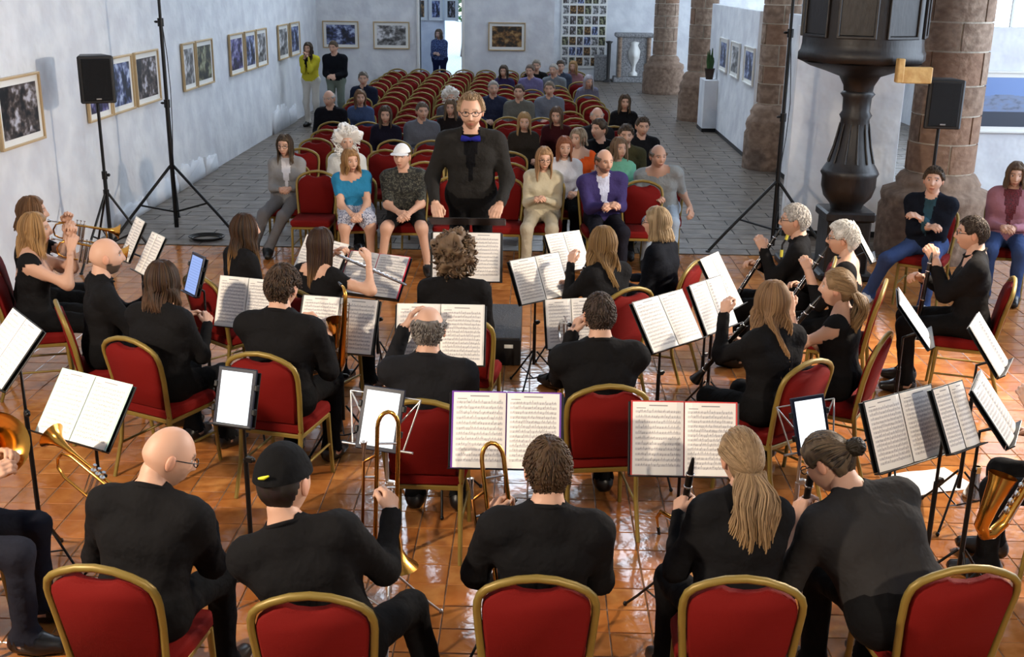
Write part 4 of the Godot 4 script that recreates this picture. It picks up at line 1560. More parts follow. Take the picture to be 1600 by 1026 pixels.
func _ready() -> void:
	rng.seed = 7
	noise.seed = 5
	noise.frequency = 0.05
	noise.fractal_octaves = 2
	# camera, sky, lights
	var cam := Camera3D.new()
	cam.name = "camera"
	add_child(cam)
	cam.position = Vector3(0, 2.95, 0)
	cam.rotation_degrees = Vector3(-17.55, 1.0, 0.8)
	cam.fov = rad_to_deg(2.0 * atan(513.0 / 1744.0))
	cam.far = 200.0
	cam.current = true
	var env := Environment.new()
	env.tonemap_mode = Environment.TONE_MAPPER_LINEAR
	env.tonemap_exposure = 1.0
	env.sdfgi_enabled = true
	env.ssao_enabled = true
	env.ssil_enabled = true
	env.background_mode = Environment.BG_SKY
	var sky := Sky.new()
	var sm := ProceduralSkyMaterial.new()
	sm.sky_top_color = Color(0.62, 0.74, 0.9)
	sm.sky_horizon_color = Color(0.92, 0.95, 1.0)
	sm.ground_bottom_color = Color(0.6, 0.6, 0.58)
	sm.ground_horizon_color = Color(0.85, 0.86, 0.86)
	sm.sky_energy_multiplier = 2.2
	sm.ground_energy_multiplier = 1.5
	sky.sky_material = sm
	env.sky = sky
	var we := WorldEnvironment.new()
	we.name = "world"
	we.environment = env
	add_child(we)
	materials()
	stage_lamp(Vector3(4.75, 3.1, -8.2), Vector3(-0.6, 0.7, -6.6), 38.0, "black stage lamp on a mast beside the right hand rows")
	stage_lamp(Vector3(2.8, 4.1, 1.0), Vector3(0.5, 0.5, -6.0), 24.0, "black stage lamp on a mast behind the right hand rows", 34.0)
	stage_lamp(Vector3(-4.5, 3.5, -2.2), Vector3(0.1, 0.5, -6.4), 34.0, "black stage lamp on a mast behind the left hand rows", 42.0)
	window("window_1", Vector3(7.95, 3.6, -21.0), -90.0, 9.0, 4.4, M.window_glass, 6, 3, 0.3)
	window("window_2", Vector3(7.95, 3.4, -9.4), -90.0, 7.2, 4.4, M.window_glass, 5, 3, 1.5)
	window("window_3", Vector3(-0.3, 10.2, -25.9), 0.0, 6.4, 7.0, M.high_glass, 6, 5, 0.75)
	build_room()
	build_hall_things()
	make_chair()
	build_players()
	build_audience()
	build_stands()
	build_instruments()

func build_room() -> void:
	# floor of terracotta tiles under the orchestra, grey slabs in the nave
	var fl := box_struct("floor", Vector3(-5.2, -0.3, 4.2), Vector3(8.2, -0.004, -34.8), M.grout)
	var ta := []
	for k in 3:
		var m := MB.new()
		m.box(Vector3(0, -0.006, 0), Vector3(0.194, 0.012 + 0.0012 * k, 0.194), 0.003)
		ta.append(m.mesh())
	var rest := [MB.new(), MB.new(), MB.new(), MB.new()]
	for i in range(-25, 40):
		for j in range(-61, 20):
			var x := (i + 0.5) * 0.2
			var z := (j + 0.5) * 0.2
			var k := rng.randi_range(0, 3)
			if x > -1.7 and x < 2.5 and z > -7.2 and z < -4.4:
				var t := MeshInstance3D.new()
				t.mesh = ta[rng.randi_range(0, 2)]
				t.material_override = M["tile%d" % k]
				t.name = "tile"
				t.position = Vector3(x, 0, z)
				fl.add_child(t, true)
			else:
				var q: MB = rest[k]
				var y := rng.randf_range(-0.001, 0.0005)
				var e := 0.097
				if z < -2.5:
					var i0 := 0.094
					q.quadn(Vector3(x - i0, y, z - i0), Vector3(x + i0, y, z - i0), Vector3(x + i0, y, z + i0), Vector3(x - i0, y, z + i0), Vector3.UP)
					q.quadn(Vector3(x - e, y - 0.003, z + e), Vector3(x + e, y - 0.003, z + e), Vector3(x + i0, y, z + i0), Vector3(x - i0, y, z + i0), Vector3(0, 0.7, 0.7))
					q.quadn(Vector3(x - e, y - 0.003, z - e), Vector3(x + e, y - 0.003, z - e), Vector3(x + i0, y, z - i0), Vector3(x - i0, y, z - i0), Vector3(0, 0.7, -0.7))
					q.quadn(Vector3(x - e, y - 0.003, z - e), Vector3(x - i0, y, z - i0), Vector3(x - i0, y, z + i0), Vector3(x - e, y - 0.003, z + e), Vector3(-0.7, 0.7, 0))
					q.quadn(Vector3(x + e, y - 0.003, z - e), Vector3(x + i0, y, z - i0), Vector3(x + i0, y, z + i0), Vector3(x + e, y - 0.003, z + e), Vector3(0.7, 0.7, 0))
				else:
					q.quadn(Vector3(x - e, y, z - e), Vector3(x + e, y, z - e), Vector3(x + e, y, z + e), Vector3(x - e, y, z + e), Vector3.UP)
	for k in 4: tag(part("far_tiles", rest[k], M["tile%d" % k], fl), "", "", "", "stuff")
	var bed := MB.new()
	bed.box(Vector3(1.5, -0.001, -23.5), Vector3(13.4, 0.004, 22.6))
	part("slab_bed", bed, M.slab_bed, fl)
	var sl := MB.new()
	var row := 0
	var zz := -12.2
	while zz > -34.7:
		var d := 0.26
		var xx := -5.0 - (0.31 if row % 2 else 0.0)
		while xx < 8.0:
			var w := 0.62
			var y := 0.008 + rng.randf_range(-0.0012, 0.0012)
			var a := Vector3(xx + 0.006, y, zz - 0.006)
			var b := Vector3(xx + w - 0.006, y, zz - d + 0.006)
			sl.quadn(a, Vector3(b.x, y, a.z), b, Vector3(a.x, y, b.z), Vector3.UP)
			sl.quadn(a, Vector3(b.x, y, a.z), Vector3(b.x, y - 0.008, a.z), a - Vector3(0, 0.008, 0), Vector3(0, 0, 1))
			xx += w
		zz -= d
		row += 1
	tag(part("paving_slabs", sl, M.slab, fl), "", "", "", "stuff")
	# walls
	var m: MB
	var wl := box_struct("wall_left", Vector3(-5.4, -0.3, 4.2), Vector3(-4.965, 15.5, -35.0), M.plaster)
	# the old plastered footing that stands out from the wall, with its broken top edge
	for f in [[-12.9, -14.0, 0.2], [-14.0, -15.3, 0.27], [-15.34, -16.6, 0.3], [-16.62, -17.3, 0.24], [-21.2, -22.6, 0.42], [-22.64, -23.3, 0.3]]:
		var poly := PackedVector2Array([Vector2(f[1], 0.0), Vector2(f[0], 0.0)])
		for k in 15:
			var zz2: float = lerpf(f[0], f[1], k / 14.0)
			var lower: float = 0.45 if k == 0 or k == 14 else 1.0
			poly.append(Vector2(zz2, f[2] * lower * (1.0 + 0.35 * noise.get_noise_2d(zz2 * 120.0, 7.0))))
		m = MB.new()
		m.xf = Transform3D(Basis(Vector3(0, 0, 1), Vector3.UP, Vector3(1, 0, 0)), Vector3(-4.97, 0, 0))
		m.slab(poly, 0.0, 0.045, 0.008)
		part("footing", m, M.plaster, wl)
	box_struct("wall_right", Vector3(8.0, -0.3, 4.2), Vector3(8.4, 15.5, -35.0), M.plaster)
	box_struct("wall_front", Vector3(-5.4, -0.3, 4.2), Vector3(8.4, 15.5, 4.6), M.plaster)
	box_struct("ceiling", Vector3(-5.4, 15.2, 4.6), Vector3(8.4, 15.6, -35.0), M.plaster)
	# back wall with its doorway, the high window and the deeper bay on the right
	box_struct("wall_back", Vector3(-4.97, 0, -26.0), Vector3(-2.63, 4.6, -26.25), M.plaster)
	box_struct("wall_back_right", Vector3(-1.68, 0, -26.0), Vector3(0.4, 4.6, -26.25), M.plaster)
	box_struct("wall_lintel", Vector3(-2.63, 3.2, -26.0), Vector3(-1.68, 4.6, -26.25), M.plaster)
	box_struct("wall_return", Vector3(0.1, 0, -26.25), Vector3(0.4, 4.6, -34.7), M.plaster)
	box_struct("wall_upper", Vector3(-4.97, 4.6, -26.0), Vector3(8.0, 15.4, -26.3), M.plaster)
	box_struct("wall_end", Vector3(0.1, 0, -34.6), Vector3(8.0, 4.8, -34.9), M.plaster)
	box_struct("ceiling_bay", Vector3(0.1, 4.6, -26.3), Vector3(8.0, 4.8, -34.9), M.plaster)
	box_struct("wall_porch", Vector3(-4.97, 0, -31.4), Vector3(-2.5, 4.6, -31.6), M.plaster)
	window("window_4", Vector3(7.95, 2.4, -30.5), -90.0, 6.5, 3.4, M.window_glass, 4, 2, 1.2)
	# door frame
	m = MB.new()
	m.box(Vector3(-2.66, 1.6, -26.1), Vector3(0.06, 3.2, 0.36), 0.006)
	m.box(Vector3(-1.65, 1.6, -26.1), Vector3(0.06, 3.2, 0.36), 0.006)
	m.box(Vector3(-2.155, 3.23, -26.1), Vector3(1.07, 0.06, 0.36), 0.006)
	struct("trim_1", m, M.frame_white)
	box_struct("ground_outside", Vector3(-30, -0.35, -35.0), Vector3(12, -0.06, -90), M.gravel)
	box_struct("porch_floor", Vector3(-5.0, -0.3, -34.7), Vector3(0.1, 0.004, -35.4), M.gravel)

func panel(called: String, label: String, a: Vector3, b: Vector3) -> void:
	var o := thing(called, label, "partition", Vector3((a.x + b.x) / 2, 0, (a.z + b.z) / 2))
	var m := MB.new()
	m.box(Vector3(0, (a.y + b.y) / 2, 0), (b - a).abs(), 0.006)
	part("board", m, M.plaster, o)
	m = MB.new()
	m.box(Vector3(0, 0.04, 0), Vector3(absf(b.x - a.x) + 0.012, 0.08, absf(b.z - a.z) + 0.012), 0.003)
	part("skirting", m, M.black_plastic, o)

func build_hall_things() -> void:
	# exhibition panels between the columns
	panel("exhibition_panel", "white exhibition panel with pictures between two far stone columns", Vector3(3.62, 0, -18.86), Vector3(3.74, 2.45, -24.0))
	panel("exhibition_panel", "white exhibition panel with pictures beside the stand mast", Vector3(3.86, 0, -13.45), Vector3(3.98, 2.45, -17.78))
	panel("exhibition_panel", "white panel standing right behind the carved pulpit foot", Vector3(3.0, 0, -13.2), Vector3(4.26, 2.45, -13.35))
	panel("exhibition_panel", "wide white panel carrying the seascape picture", Vector3(4.95, 0, -13.5), Vector3(7.9, 2.45, -13.65))
	panel("display_plinth", "white plinth carrying a small potted cactus", Vector3(3.35, 0, -23.3), Vector3(3.62, 1.02, -22.6))
	stone_column(4.5, -12.45, 0.36, "wide brown stone column beside the pulpit", 0.62, 0.95)
	stone_column(3.86, -18.3, 0.29, "brown stone column standing between the two panels with pictures", 0.46, 1.05)
	stone_column(3.55, -24.6, 0.29, "brown stone column behind the plinth with the cactus", 0.46, 1.05)
	stone_column(3.4, -30.4, 0.31, "far stone column beside the carved stone font", 0.55, 1.0)
	# potted cactus
	var o := thing("potted_cactus", "small green cactus in a brown pot on the plinth", "plant", Vector3(3.48, 1.02, -22.9))
	var m := MB.new()
	m.lathe([Vector2(0.001, 0), Vector2(0.07, 0), Vector2(0.1, 0.2), Vector2(0.11, 0.21), Vector2(0.09, 0.2), Vector2(0.001, 0.17)], 14)
	part("pot", m, M.bark, o)
	m = MB.new()
	for k in 7:
		var a := k * 0.9
		m.tube([Vector3(cos(a) * 0.03, 0.17, sin(a) * 0.03), Vector3(cos(a) * 0.05, 0.34, sin(a) * 0.05), Vector3(cos(a) * 0.06, 0.42 + 0.03 * k, sin(a) * 0.06)], [0.025, 0.032, 0.008], 7)
	part("stems", m, M.leaf, o)
	# stone font
	o = thing("stone_font", "grey carved stone shrine with an urn on its front", "shrine", Vector3(2.85, 0, -33.6))
	m = MB.new()
	m.box(Vector3(0, 0.08, 0), Vector3(1.15, 0.16, 0.6), 0.02)
	m.box(Vector3(0, 0.72, 0), Vector3(0.95, 1.12, 0.5), 0.02)
	m.box(Vector3(0, 1.34, 0), Vector3(1.12, 0.12, 0.6), 0.03)
	part("block", m, M.grey_stone, o)
	for s in [-1.0, 1.0]:
		m = MB.new()
		m.tube([Vector3(s * 0.42, 0.16, 0.27), Vector3(s * 0.42, 1.28, 0.27)], 0.06, 10)
		part("pilaster", m, M.stone1, o)
	m = MB.new()
	m.xf = Transform3D(Basis().scaled(Vector3(1, 1, 0.4)), Vector3(0, 0.2, 0.25))
	m.lathe([Vector2(0.12, 0), Vector2(0.12, 0.08), Vector2(0.05, 0.14), Vector2(0.06, 0.3), Vector2(0.16, 0.5), Vector2(0.18, 0.7), Vector2(0.1, 0.86), Vector2(0.14, 0.95), Vector2(0.001, 0.98)], 14)
	part("urn", m, M.mount, o)
	o = thing("candle_post", "dark slim post standing beside the stone shrine", "post", Vector3(2.12, 0, -33.4))
	m = MB.new()
	m.lathe([Vector2(0.14, 0), Vector2(0.14, 0.05), Vector2(0.05, 0.1), Vector2(0.06, 1.1), Vector2(0.12, 1.16), Vector2(0.001, 1.18)], 12)
	part("shaft", m, M.dark_wood, o)
	# poster wall of small photographs
	o = thing("poster_board", "tall board covered with rows of small colour photographs", "poster board", Vector3(1.42, 0.3, -34.55))
	m = MB.new()
	m.box(Vector3(0, 1.4, -0.02), Vector3(1.36, 2.8, 0.03), 0.004)
	part("board", m, M.mount, o)
	for r in 9:
		for k in 6:
			m = MB.new()
			var w := rng.randf_range(0.16, 0.2)
			m.box(Vector3(-0.55 + k * 0.22, 0.2 + r * 0.3, 0.0), Vector3(w, 0.24, 0.012))
			part("photograph", m, M["photo%d" % [0, 2, 4, 4, 5, 1][rng.randi_range(0, 5)]], o)
	o = thing("grey_box", "grey crate on the floor below the photograph board", "crate", Vector3(1.95, 0, -33.9))
	m = MB.new()
	m.box(Vector3(0, 0.35, 0), Vector3(0.42, 0.7, 0.4), 0.02)
	part("crate_body", m, M.grey_stone, o)
	m = MB.new()
	m.box(Vector3(0, 0.71, 0), Vector3(0.45, 0.05, 0.43), 0.01)
	part("lid", m, M.grey_stone, o)
	# pictures, left wall
	var ls := [[-10.75, 0.95, 0, "large framed dark photograph of a crowd nearest the orchestra on the left wall"], [-12.75, 0.7, 3, "framed photograph half hidden behind the left loudspeaker"], [-13.5, 0.75, 1, "framed blue photograph beside the left loudspeaker"], [-14.42, 0.9, 0, "framed photograph crossed by the tall mast on the left wall"], [-16.2, 0.6, 4, "narrow framed photograph, first of the pair past the mast"], [-16.98, 0.86, 2, "framed greenish photograph, second of the pair past the mast"], [-18.85, 0.9, 3, "framed violet photograph, first of three in a row"], [-19.78, 0.76, 1, "framed bluish photograph, middle of three in a row"], [-20.6, 0.78, 4, "framed pale photograph, last of three in a row"], [-22.4, 0.9, 4, "framed black and white photograph behind the woman in yellow"], [-23.5, 0.9, 1, "framed photograph at the far end of the left wall"]]
	for p in ls: picture(Vector3(-4.955, 1.65, p[0]), 90.0, p[1], 0.66, p[2], p[3])
	picture(Vector3(-4.42, 1.62, -25.99), 0, 0.82, 0.6, 1, "framed photograph on the back wall behind the standing man", M.frame_wood)
	picture(Vector3(-3.27, 1.62, -25.99), 0, 0.82, 0.6, 4, "framed photograph of a figure left of the bright doorway", M.frame_wood)
	picture(Vector3(-0.66, 1.63, -25.99), 0, 0.84, 0.62, 5, "framed brown photograph right of the bright doorway", M.frame_wood)
	for k in 3: picture(Vector3(-2.95 + 0.42 * k - 0.2, 2.05, -31.38), 0, 0.38, 0.6, [5, 1, 0][k], ["brown", "blue", "dark"][k] + " picture on the porch wall beyond the doorway", M.frame_white)
	for p in [[-19.4, 1, "first"], [-20.8, 4, "second"], [-22.1, 1, "third"]]: picture(Vector3(3.615, 1.55, p[0]), -90, 0.9, 0.62, p[1], p[2] + " picture from the column on the far exhibition panel", M.frame_white)
	for p in [[-14.6, 1, "nearer"], [-16.4, 4, "farther"]]: picture(Vector3(3.855, 1.5, p[0]), -90, 0.9, 0.8, p[1], p[2] + " picture on the panel beside the stand mast", M.frame_white)
	picture(Vector3(5.7, 1.6, -13.495), 0, 1.3, 0.72, 6, "large white framed seascape photograph behind the seated guests", M.frame_white, 0.05)
	# pulpit
	o = thing("pulpit", "dark carved wooden pulpit on a fluted baluster foot", "pulpit", Vector3(3.22, 0, -11.4))
	m = MB.new()
	m.lathe([Vector2(0.58, 2.18), Vector2(0.63, 2.2), Vector2(0.63, 2.27), Vector2(0.61, 2.3), Vector2(0.6, 2.36), Vector2(0.6, 3.3), Vector2(0.66, 3.34), Vector2(0.66, 3.42), Vector2(0.5, 3.42), Vector2(0.5, 2.4), Vector2(0.001, 2.4)], 8)
	part("tub", m, M.dark_wood, o)
	for k in 8:
		var a := TAU * (k + 0.5) / 8.0
		m = MB.new()
		m.xf = Transform3D(Basis(Vector3.UP, -a + PI / 2), Vector3(cos(a), 0, sin(a)) * 0.562)
		m.box(Vector3(0, 2.84, 0.0), Vector3(0.32, 0.78, 0.012), 0.005)
		for s in [-1.0, 1.0]:
			m.box(Vector3(s * 0.17, 2.84, 0.01), Vector3(0.03, 0.84, 0.03), 0.006)
			m.box(Vector3(0, 2.84 + s * 0.405, 0.01), Vector3(0.34, 0.03, 0.03), 0.006)
		part("panel", m, M.dark_wood, o)
	m = MB.new()
	m.lathe([Vector2(0.58, 2.18), Vector2(0.5, 2.14), Vector2(0.34, 2.09), Vector2(0.2, 2.04), Vector2(0.15, 1.95), Vector2(0.14, 1.88)], 16)
	part("underside", m, M.dark_wood, o)
	m = MB.new()
	m.lathe([Vector2(0.14, 1.9), Vector2(0.17, 1.87), Vector2(0.14, 1.83), Vector2(0.135, 1.7), Vector2(0.16, 1.66), Vector2(0.14, 1.62), Vector2(0.15, 1.5), Vector2(0.18, 1.35), Vector2(0.22, 1.2), Vector2(0.27, 1.12), Vector2(0.29, 1.08), Vector2(0.27, 1.04), Vector2(0.27, 0.94), Vector2(0.24, 0.84), Vector2(0.17, 0.76), Vector2(0.15, 0.7)], 24)
	part("baluster", m, M.dark_wood, o)
	for k in 12:
		var a := TAU * k / 12.0
		var d := Vector3(cos(a), 0, sin(a))
		m = MB.new()
		m.tube([d * 0.145 + Vector3(0, 1.58, 0), d * 0.185 + Vector3(0, 1.35, 0), d * 0.228 + Vector3(0, 1.19, 0)], [0.008, 0.012, 0.014], 6)
		part("flute", m, M.dark_wood, o)
	m = MB.new()
	m.box(Vector3(0, 0.66, 0), Vector3(0.5, 0.1, 0.5), 0.02)
	m.box(Vector3(0, 0.32, 0), Vector3(0.44, 0.6, 0.44), 0.02)
	m.box(Vector3(0, 0.04, 0), Vector3(0.56, 0.08, 0.56), 0.02)
	part("pedestal", m, M.dark_wood, o)
	o = thing("wood_block", "pale wooden corner piece fixed under the pulpit edge", "board", Vector3(3.5, 2.06, -10.74))
	m = MB.new()
	m.box(Vector3(0.06, 0.05, 0), Vector3(0.28, 0.15, 0.06), 0.008)
	part("board", m, M.pale_wood, o)
	m = MB.new()
	m.box(Vector3(-0.1, 0.09, 0.0), Vector3(0.06, 0.22, 0.1), 0.008)
	part("post", m, M.pale_wood, o)
	# loudspeakers and masts
	loudspeaker(Vector3(-4.4, 1.68, -11.3), 28.0, "black loudspeaker on a stand by the left wall", "black tripod stand under the left wall loudspeaker", 0.3)
	loudspeaker(Vector3(3.92, 1.6, -11.0), -8.0, "black loudspeaker on a stand beside the wide stone column", "black tripod stand under the loudspeaker by the stone column", 0.9)
	light_stand(Vector2(-4.22, -12.9), 4.4, "tall black mast standing by the left wall", 0.25)
	light_stand(Vector2(2.74, -12.5), 4.4, "tall black mast standing before the white panel", 2.9)
	o = thing("cable_coil", "black cable coiled on the floor by the left mast", "cable", Vector3(-3.75, 0, -12.5))
	m = MB.new()
	for k in 3:
		var ring := []
		for e in 25: ring.append(Vector3(cos(TAU * e / 24.0) * (0.16 + 0.02 * k), 0.016 + 0.012 * k, sin(TAU * e / 24.0) * (0.14 + 0.015 * k)))
		m.tube(ring, 0.008, 6, false)
	part("loops", m, M.black_plastic, o)
	o = thing("weight_plate", "black flat weight lying at the foot of the right mast", "weight", Vector3(2.9, 0, -11.9))
	m = MB.new()
	m.box(Vector3(0, 0.04, 0), Vector3(0.46, 0.08, 0.3), 0.015)
	part("plate", m, M.black_plastic, o)
	m = MB.new()
	m.tube([Vector3(-0.1, 0.08, 0), Vector3(-0.08, 0.13, 0), Vector3(0.08, 0.13, 0), Vector3(0.1, 0.08, 0)], 0.012, 6)
	part("handle", m, M.black_metal, o)
	# microphone stand with yellow tape
	o = thing("microphone_stand", "small black stand wound with yellow tape", "stand", Vector3(2.42, 0, -10.6))
	m = MB.new()
	m.tube([Vector3(0, 0.02, 0), Vector3(0, 0.5, 0), Vector3(0.06, 0.62, 0)], 0.01, 7)
	part("pole", m, M.black_metal, o)
	for y in [0.2, 0.38, 0.55]:
		m = MB.new()
		m.tube([Vector3(0.0 if y < 0.5 else 0.03, y, 0), Vector3(0.0 if y < 0.5 else 0.05, y + 0.07, 0)], 0.016, 8)
		part("tape", m, mat("yellow_tape", Color(0.75, 0.72, 0.25), 0.6), o)
	tripod(o, 0.1, 0.16, 0.007, M.black_metal)
	# podium and monitor
	o = thing("podium", "low black podium with grey carpet under the conductor", "podium", Vector3(-0.55, 0, -8.83))
	m = MB.new()
	m.box(Vector3(0, 0.108, 0), Vector3(0.95, 0.216, 0.96), 0.008)
	part("box", m, M.black_plastic, o)
	m = MB.new()
	m.box(Vector3(0, 0.222, 0), Vector3(0.94, 0.014, 0.95), 0.004)
	part("carpet", m, M.carpet, o)
	m = MB.new()
	m.box(Vector3(0.38, 0.16, 0.482), Vector3(0.07, 0.03, 0.004), 0.001)
	part("plate", m, M.mount, o)
	# outdoors
	o = thing("tree", "green tree outside beyond the doorway", "tree", Vector3(-2.75, -0.06, -44.0))
	m = MB.new()
	m.tube([Vector3(0, 0, 0), Vector3(0.1, 1.2, 0), Vector3(-0.1, 2.6, 0.1)], [0.16, 0.12, 0.06], 8)
	part("trunk", m, M.bark, o)
	m = MB.new()
	for k in 1500:
		var d := Vector3(rng.randf_range(-1, 1), rng.randf_range(-1, 1), rng.randf_range(-1, 1))
		if d.length() > 1.0: continue
		var p := Vector3(0, 2.9, 0) + d * Vector3(1.2, 1.7, 1.2)
		var a := Vector3(rng.randf_range(-1, 1), rng.randf_range(-1, 1), rng.randf_range(-1, 1)).normalized() * 0.16
		var b := a.cross(Vector3(rng.randf_range(-1, 1), rng.randf_range(-1, 1), rng.randf_range(-1, 1))).normalized() * 0.07
		m.quad(p - a, p + b, p + a, p - b)
	tag(part("foliage", m, M.leaf, o), "", "", "", "stuff")
	# white sheet standing in for a bright reflection on the tiles, and the mute
	o = thing("reflection_sheet", "white sheet added as a bright reflection on the tiles near the silver mute", "reflection", Vector3(2.5, 0.003, -6.35), 20)
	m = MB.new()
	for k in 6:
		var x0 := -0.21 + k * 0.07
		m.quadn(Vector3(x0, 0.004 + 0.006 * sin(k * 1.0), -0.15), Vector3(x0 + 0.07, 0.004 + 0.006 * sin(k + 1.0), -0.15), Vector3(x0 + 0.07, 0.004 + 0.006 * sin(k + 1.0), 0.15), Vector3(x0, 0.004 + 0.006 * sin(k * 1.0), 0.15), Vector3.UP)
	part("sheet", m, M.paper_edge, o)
	o = thing("trumpet_mute", "silver cone shaped mute standing on the tiles", "mute", Vector3(2.68, 0, -6.15))
	m = MB.new()
	m.lathe([Vector2(0.001, 0), Vector2(0.06, 0), Vector2(0.066, 0.012), Vector2(0.05, 0.05), Vector2(0.024, 0.12), Vector2(0.016, 0.2), Vector2(0.001, 0.2)], 18)
	part("cone", m, M.silver, o)
	m = MB.new()
	m.tube([Vector3(0, 0.16, 0), Vector3(0, 0.2, 0)], 0.0215, 12)
	part("cork", m, M.pale_wood, o)

func V(x: float, z: float) -> Vector2:
	return Vector2(x, z)

const BROWN := Color(0.05, 0.024, 0.011)
const DARK := Color(0.014, 0.009, 0.007)
const MID := Color(0.11, 0.058, 0.026)
const BLOND := Color(0.36, 0.21, 0.085)
const GREY := Color(0.3, 0.285, 0.26)
const WHITE := Color(0.72, 0.69, 0.63)

func build_players() -> void:
	var lap := {"wl": Vector3(-0.1, 0.74, -0.32), "wr": Vector3(0.12, 0.74, -0.34)}
	# back row
	player("M1", {"short": "bald man with glasses", "label": "bald man in black shirt and glasses looking down to his side", "hd": V(-1.43, -3.98), "p": V(-1.5, -3.8), "chair": V(-1.5, -3.79), "chair_yaw": -8.0, "yaw": -10.0, "style": "bald", "glasses": true, "collar": true, "look": [-48.0, 22.0], "girth": 1.12, "broad": 1.08, "s": 0.97, "wl": Vector3(-0.22, 0.78, -0.36), "wr": Vector3(0.1, 0.75, -0.4), "curl": 52.0})
	player("M2", {"short": "man in the black cap", "label": "man in black shirt and black cap with a yellow mark", "hs": 1.2, "collar": true, "hd": V(-0.93, -3.72), "p": V(-0.72, -3.62), "chair": V(-0.75, -3.64), "chair_yaw": 2.0, "yaw": -4.0, "style": "short", "hair": DARK, "hair2": Color(0.02, 0.014, 0.011), "cap": cloth(Color(0.07, 0.07, 0.075)), "brim": false, "patch": mat("yellow_patch", Color(0.82, 0.82, 0.12), 0.6), "look": [-12.0, 4.0], "girth": 1.15, "broad": 1.1, "wl": Vector3(-0.1, 0.8, -0.32), "wr": Vector3(0.16, 0.92, -0.36), "fr": Vector3(0.34, 0.085, -0.36), "curl": 52.0})
	player("M3", {"short": "man with short brown hair", "label": "man in black shirt with neat short brown hair", "hd": V(0.08, -3.84), "p": V(0.06, -3.75), "chair": V(0.04, -3.79), "chair_yaw": 0.0, "yaw": 2.0, "hair": Color(0.03, 0.016, 0.009), "hair2": Color(0.075, 0.042, 0.02), "thick": 0.013, "collar": true, "look": [4.0, 4.0], "broad": 1.06, "wl": Vector3(-0.2, 0.86, -0.32), "wr": Vector3(0.14, 0.78, -0.34), "curl": 52.0})
	player("M4", {"short": "woman with the long ponytail", "label": "woman in black with a long wavy dark blond ponytail", "fem": true, "hd": V(0.84, -4.08), "p": V(0.82, -3.86), "chair": V(0.8, -3.82), "chair_yaw": -3.0, "yaw": 10.0, "style": "pony", "hair": Color(0.15, 0.095, 0.05), "hair2": Color(0.3, 0.2, 0.11), "tip": Color(0.5, 0.3, 0.12), "length": 0.6, "width": 0.075, "wave": 0.012, "count": 420, "tie": Vector3(0, -0.025, 0.1), "look": [6.0, 2.0], "s": 0.97, "wl": Vector3(-0.14, 0.84, -0.34), "wr": Vector3(0.1, 0.8, -0.36), "curl": 52.0})
	player("M5", {"short": "person with the dark hair bun", "label": "person in charcoal tee with dark hair bun bending aside", "hd": V(1.24, -4.32), "p": V(1.5, -3.92), "chair": V(1.58, -3.93), "chair_yaw": 8.0, "yaw": 14.0, "style": "bun", "hair": DARK, "tie": Vector3(0.015, 0.02, 0.13), "glasses": true, "sleeve": 1.25, "top": cloth(Color(0.17, 0.165, 0.165)), "wear": ["tee_shirt", "trousers"], "girth": 1.34, "broad": 1.12, "look": [32.0, 26.0], "s": 1.02, "wl": Vector3(-0.28, 0.78, -0.4), "wr": Vector3(-0.06, 0.72, -0.42), "curl": 50.0})
	player("M0", {"short": "horn player by the brass bell", "label": "horn player in dark jeans at the edge of the back row", "hd": V(-2.6, -4.46), "p": V(-2.66, -4.4), "yaw": -82.0, "bottom": cloth(Color(0.12, 0.125, 0.16)), "wl": Vector3(-0.12, 0.85, -0.3), "wr": Vector3(0.1, 0.84, -0.3), "wear": ["shirt", "jeans"]})
	player("MR", {"short": "saxophonist by the bent white sheets", "label": "saxophonist in black with bare arms at the right edge", "hd": V(2.72, -5.15), "yaw": 62.0, "sleeve": 0.7, "wl": Vector3(-0.12, 0.95, -0.3), "wr": Vector3(0.1, 0.75, -0.3)})
	# second row
	player("S3", {"short": "woman with dark wavy bob", "label": "woman in black with dark wavy bob hair seen from behind", "fem": true, "hd": V(-2.2, -6.4), "yaw": -22.0, "style": "bob", "hair": DARK, "hair2": BROWN, "tip": Color(0.08, 0.04, 0.02), "length": 0.13, "wave": 0.012, "s": 0.98, "girth": 1.1, "broad": 1.1, "chair_yaw": -26.0, "wl": Vector3(-0.1, 0.85, -0.33), "wr": Vector3(0.1, 0.85, -0.33)})
	player("S4", {"short": "man with thick dark hair", "label": "man in black shirt with thick dark tousled hair", "hd": V(-1.44, -6.2), "yaw": -12.0, "hair": DARK, "hair2": Color(0.07, 0.042, 0.025), "mess": 0.6, "thick": 0.022, "collar": true, "broad": 1.12, "girth": 1.1, "s": 1.03, "chair_yaw": -14.0, "wl": Vector3(-0.06, 0.9, -0.34), "wr": Vector3(0.16, 0.82, -0.34), "look": [-6.0, 6.0], "curl": 52.0})
	player("S5", {"short": "balding grey man", "label": "balding man with grey fringe in dark shirt raising a hand", "hd": V(-0.53, -5.54), "yaw": -2.0, "style": "balding", "hair": Color(0.06, 0.05, 0.045), "hair2": Color(0.22, 0.2, 0.18), "collar": true, "broad": 1.1, "girth": 1.1, "top": cloth(Color(0.11, 0.11, 0.12)), "wl": Vector3(-0.17, 1.1, -0.34), "wr": Vector3(0.12, 0.85, -0.34), "curl": 30.0})
	player("S6", {"short": "man with cropped dark hair", "label": "man in black shirt with cropped dark hair, fringe of skin at the neck", "hd": V(0.37, -5.8), "yaw": 8.0, "hair": DARK, "hair2": Color(0.06, 0.04, 0.03), "thick": 0.01, "collar": true, "broad": 1.14, "girth": 1.12, "s": 1.01, "wl": Vector3(-0.1, 1.02, -0.32), "wr": Vector3(0.08, 1.0, -0.34), "curl": 52.0})
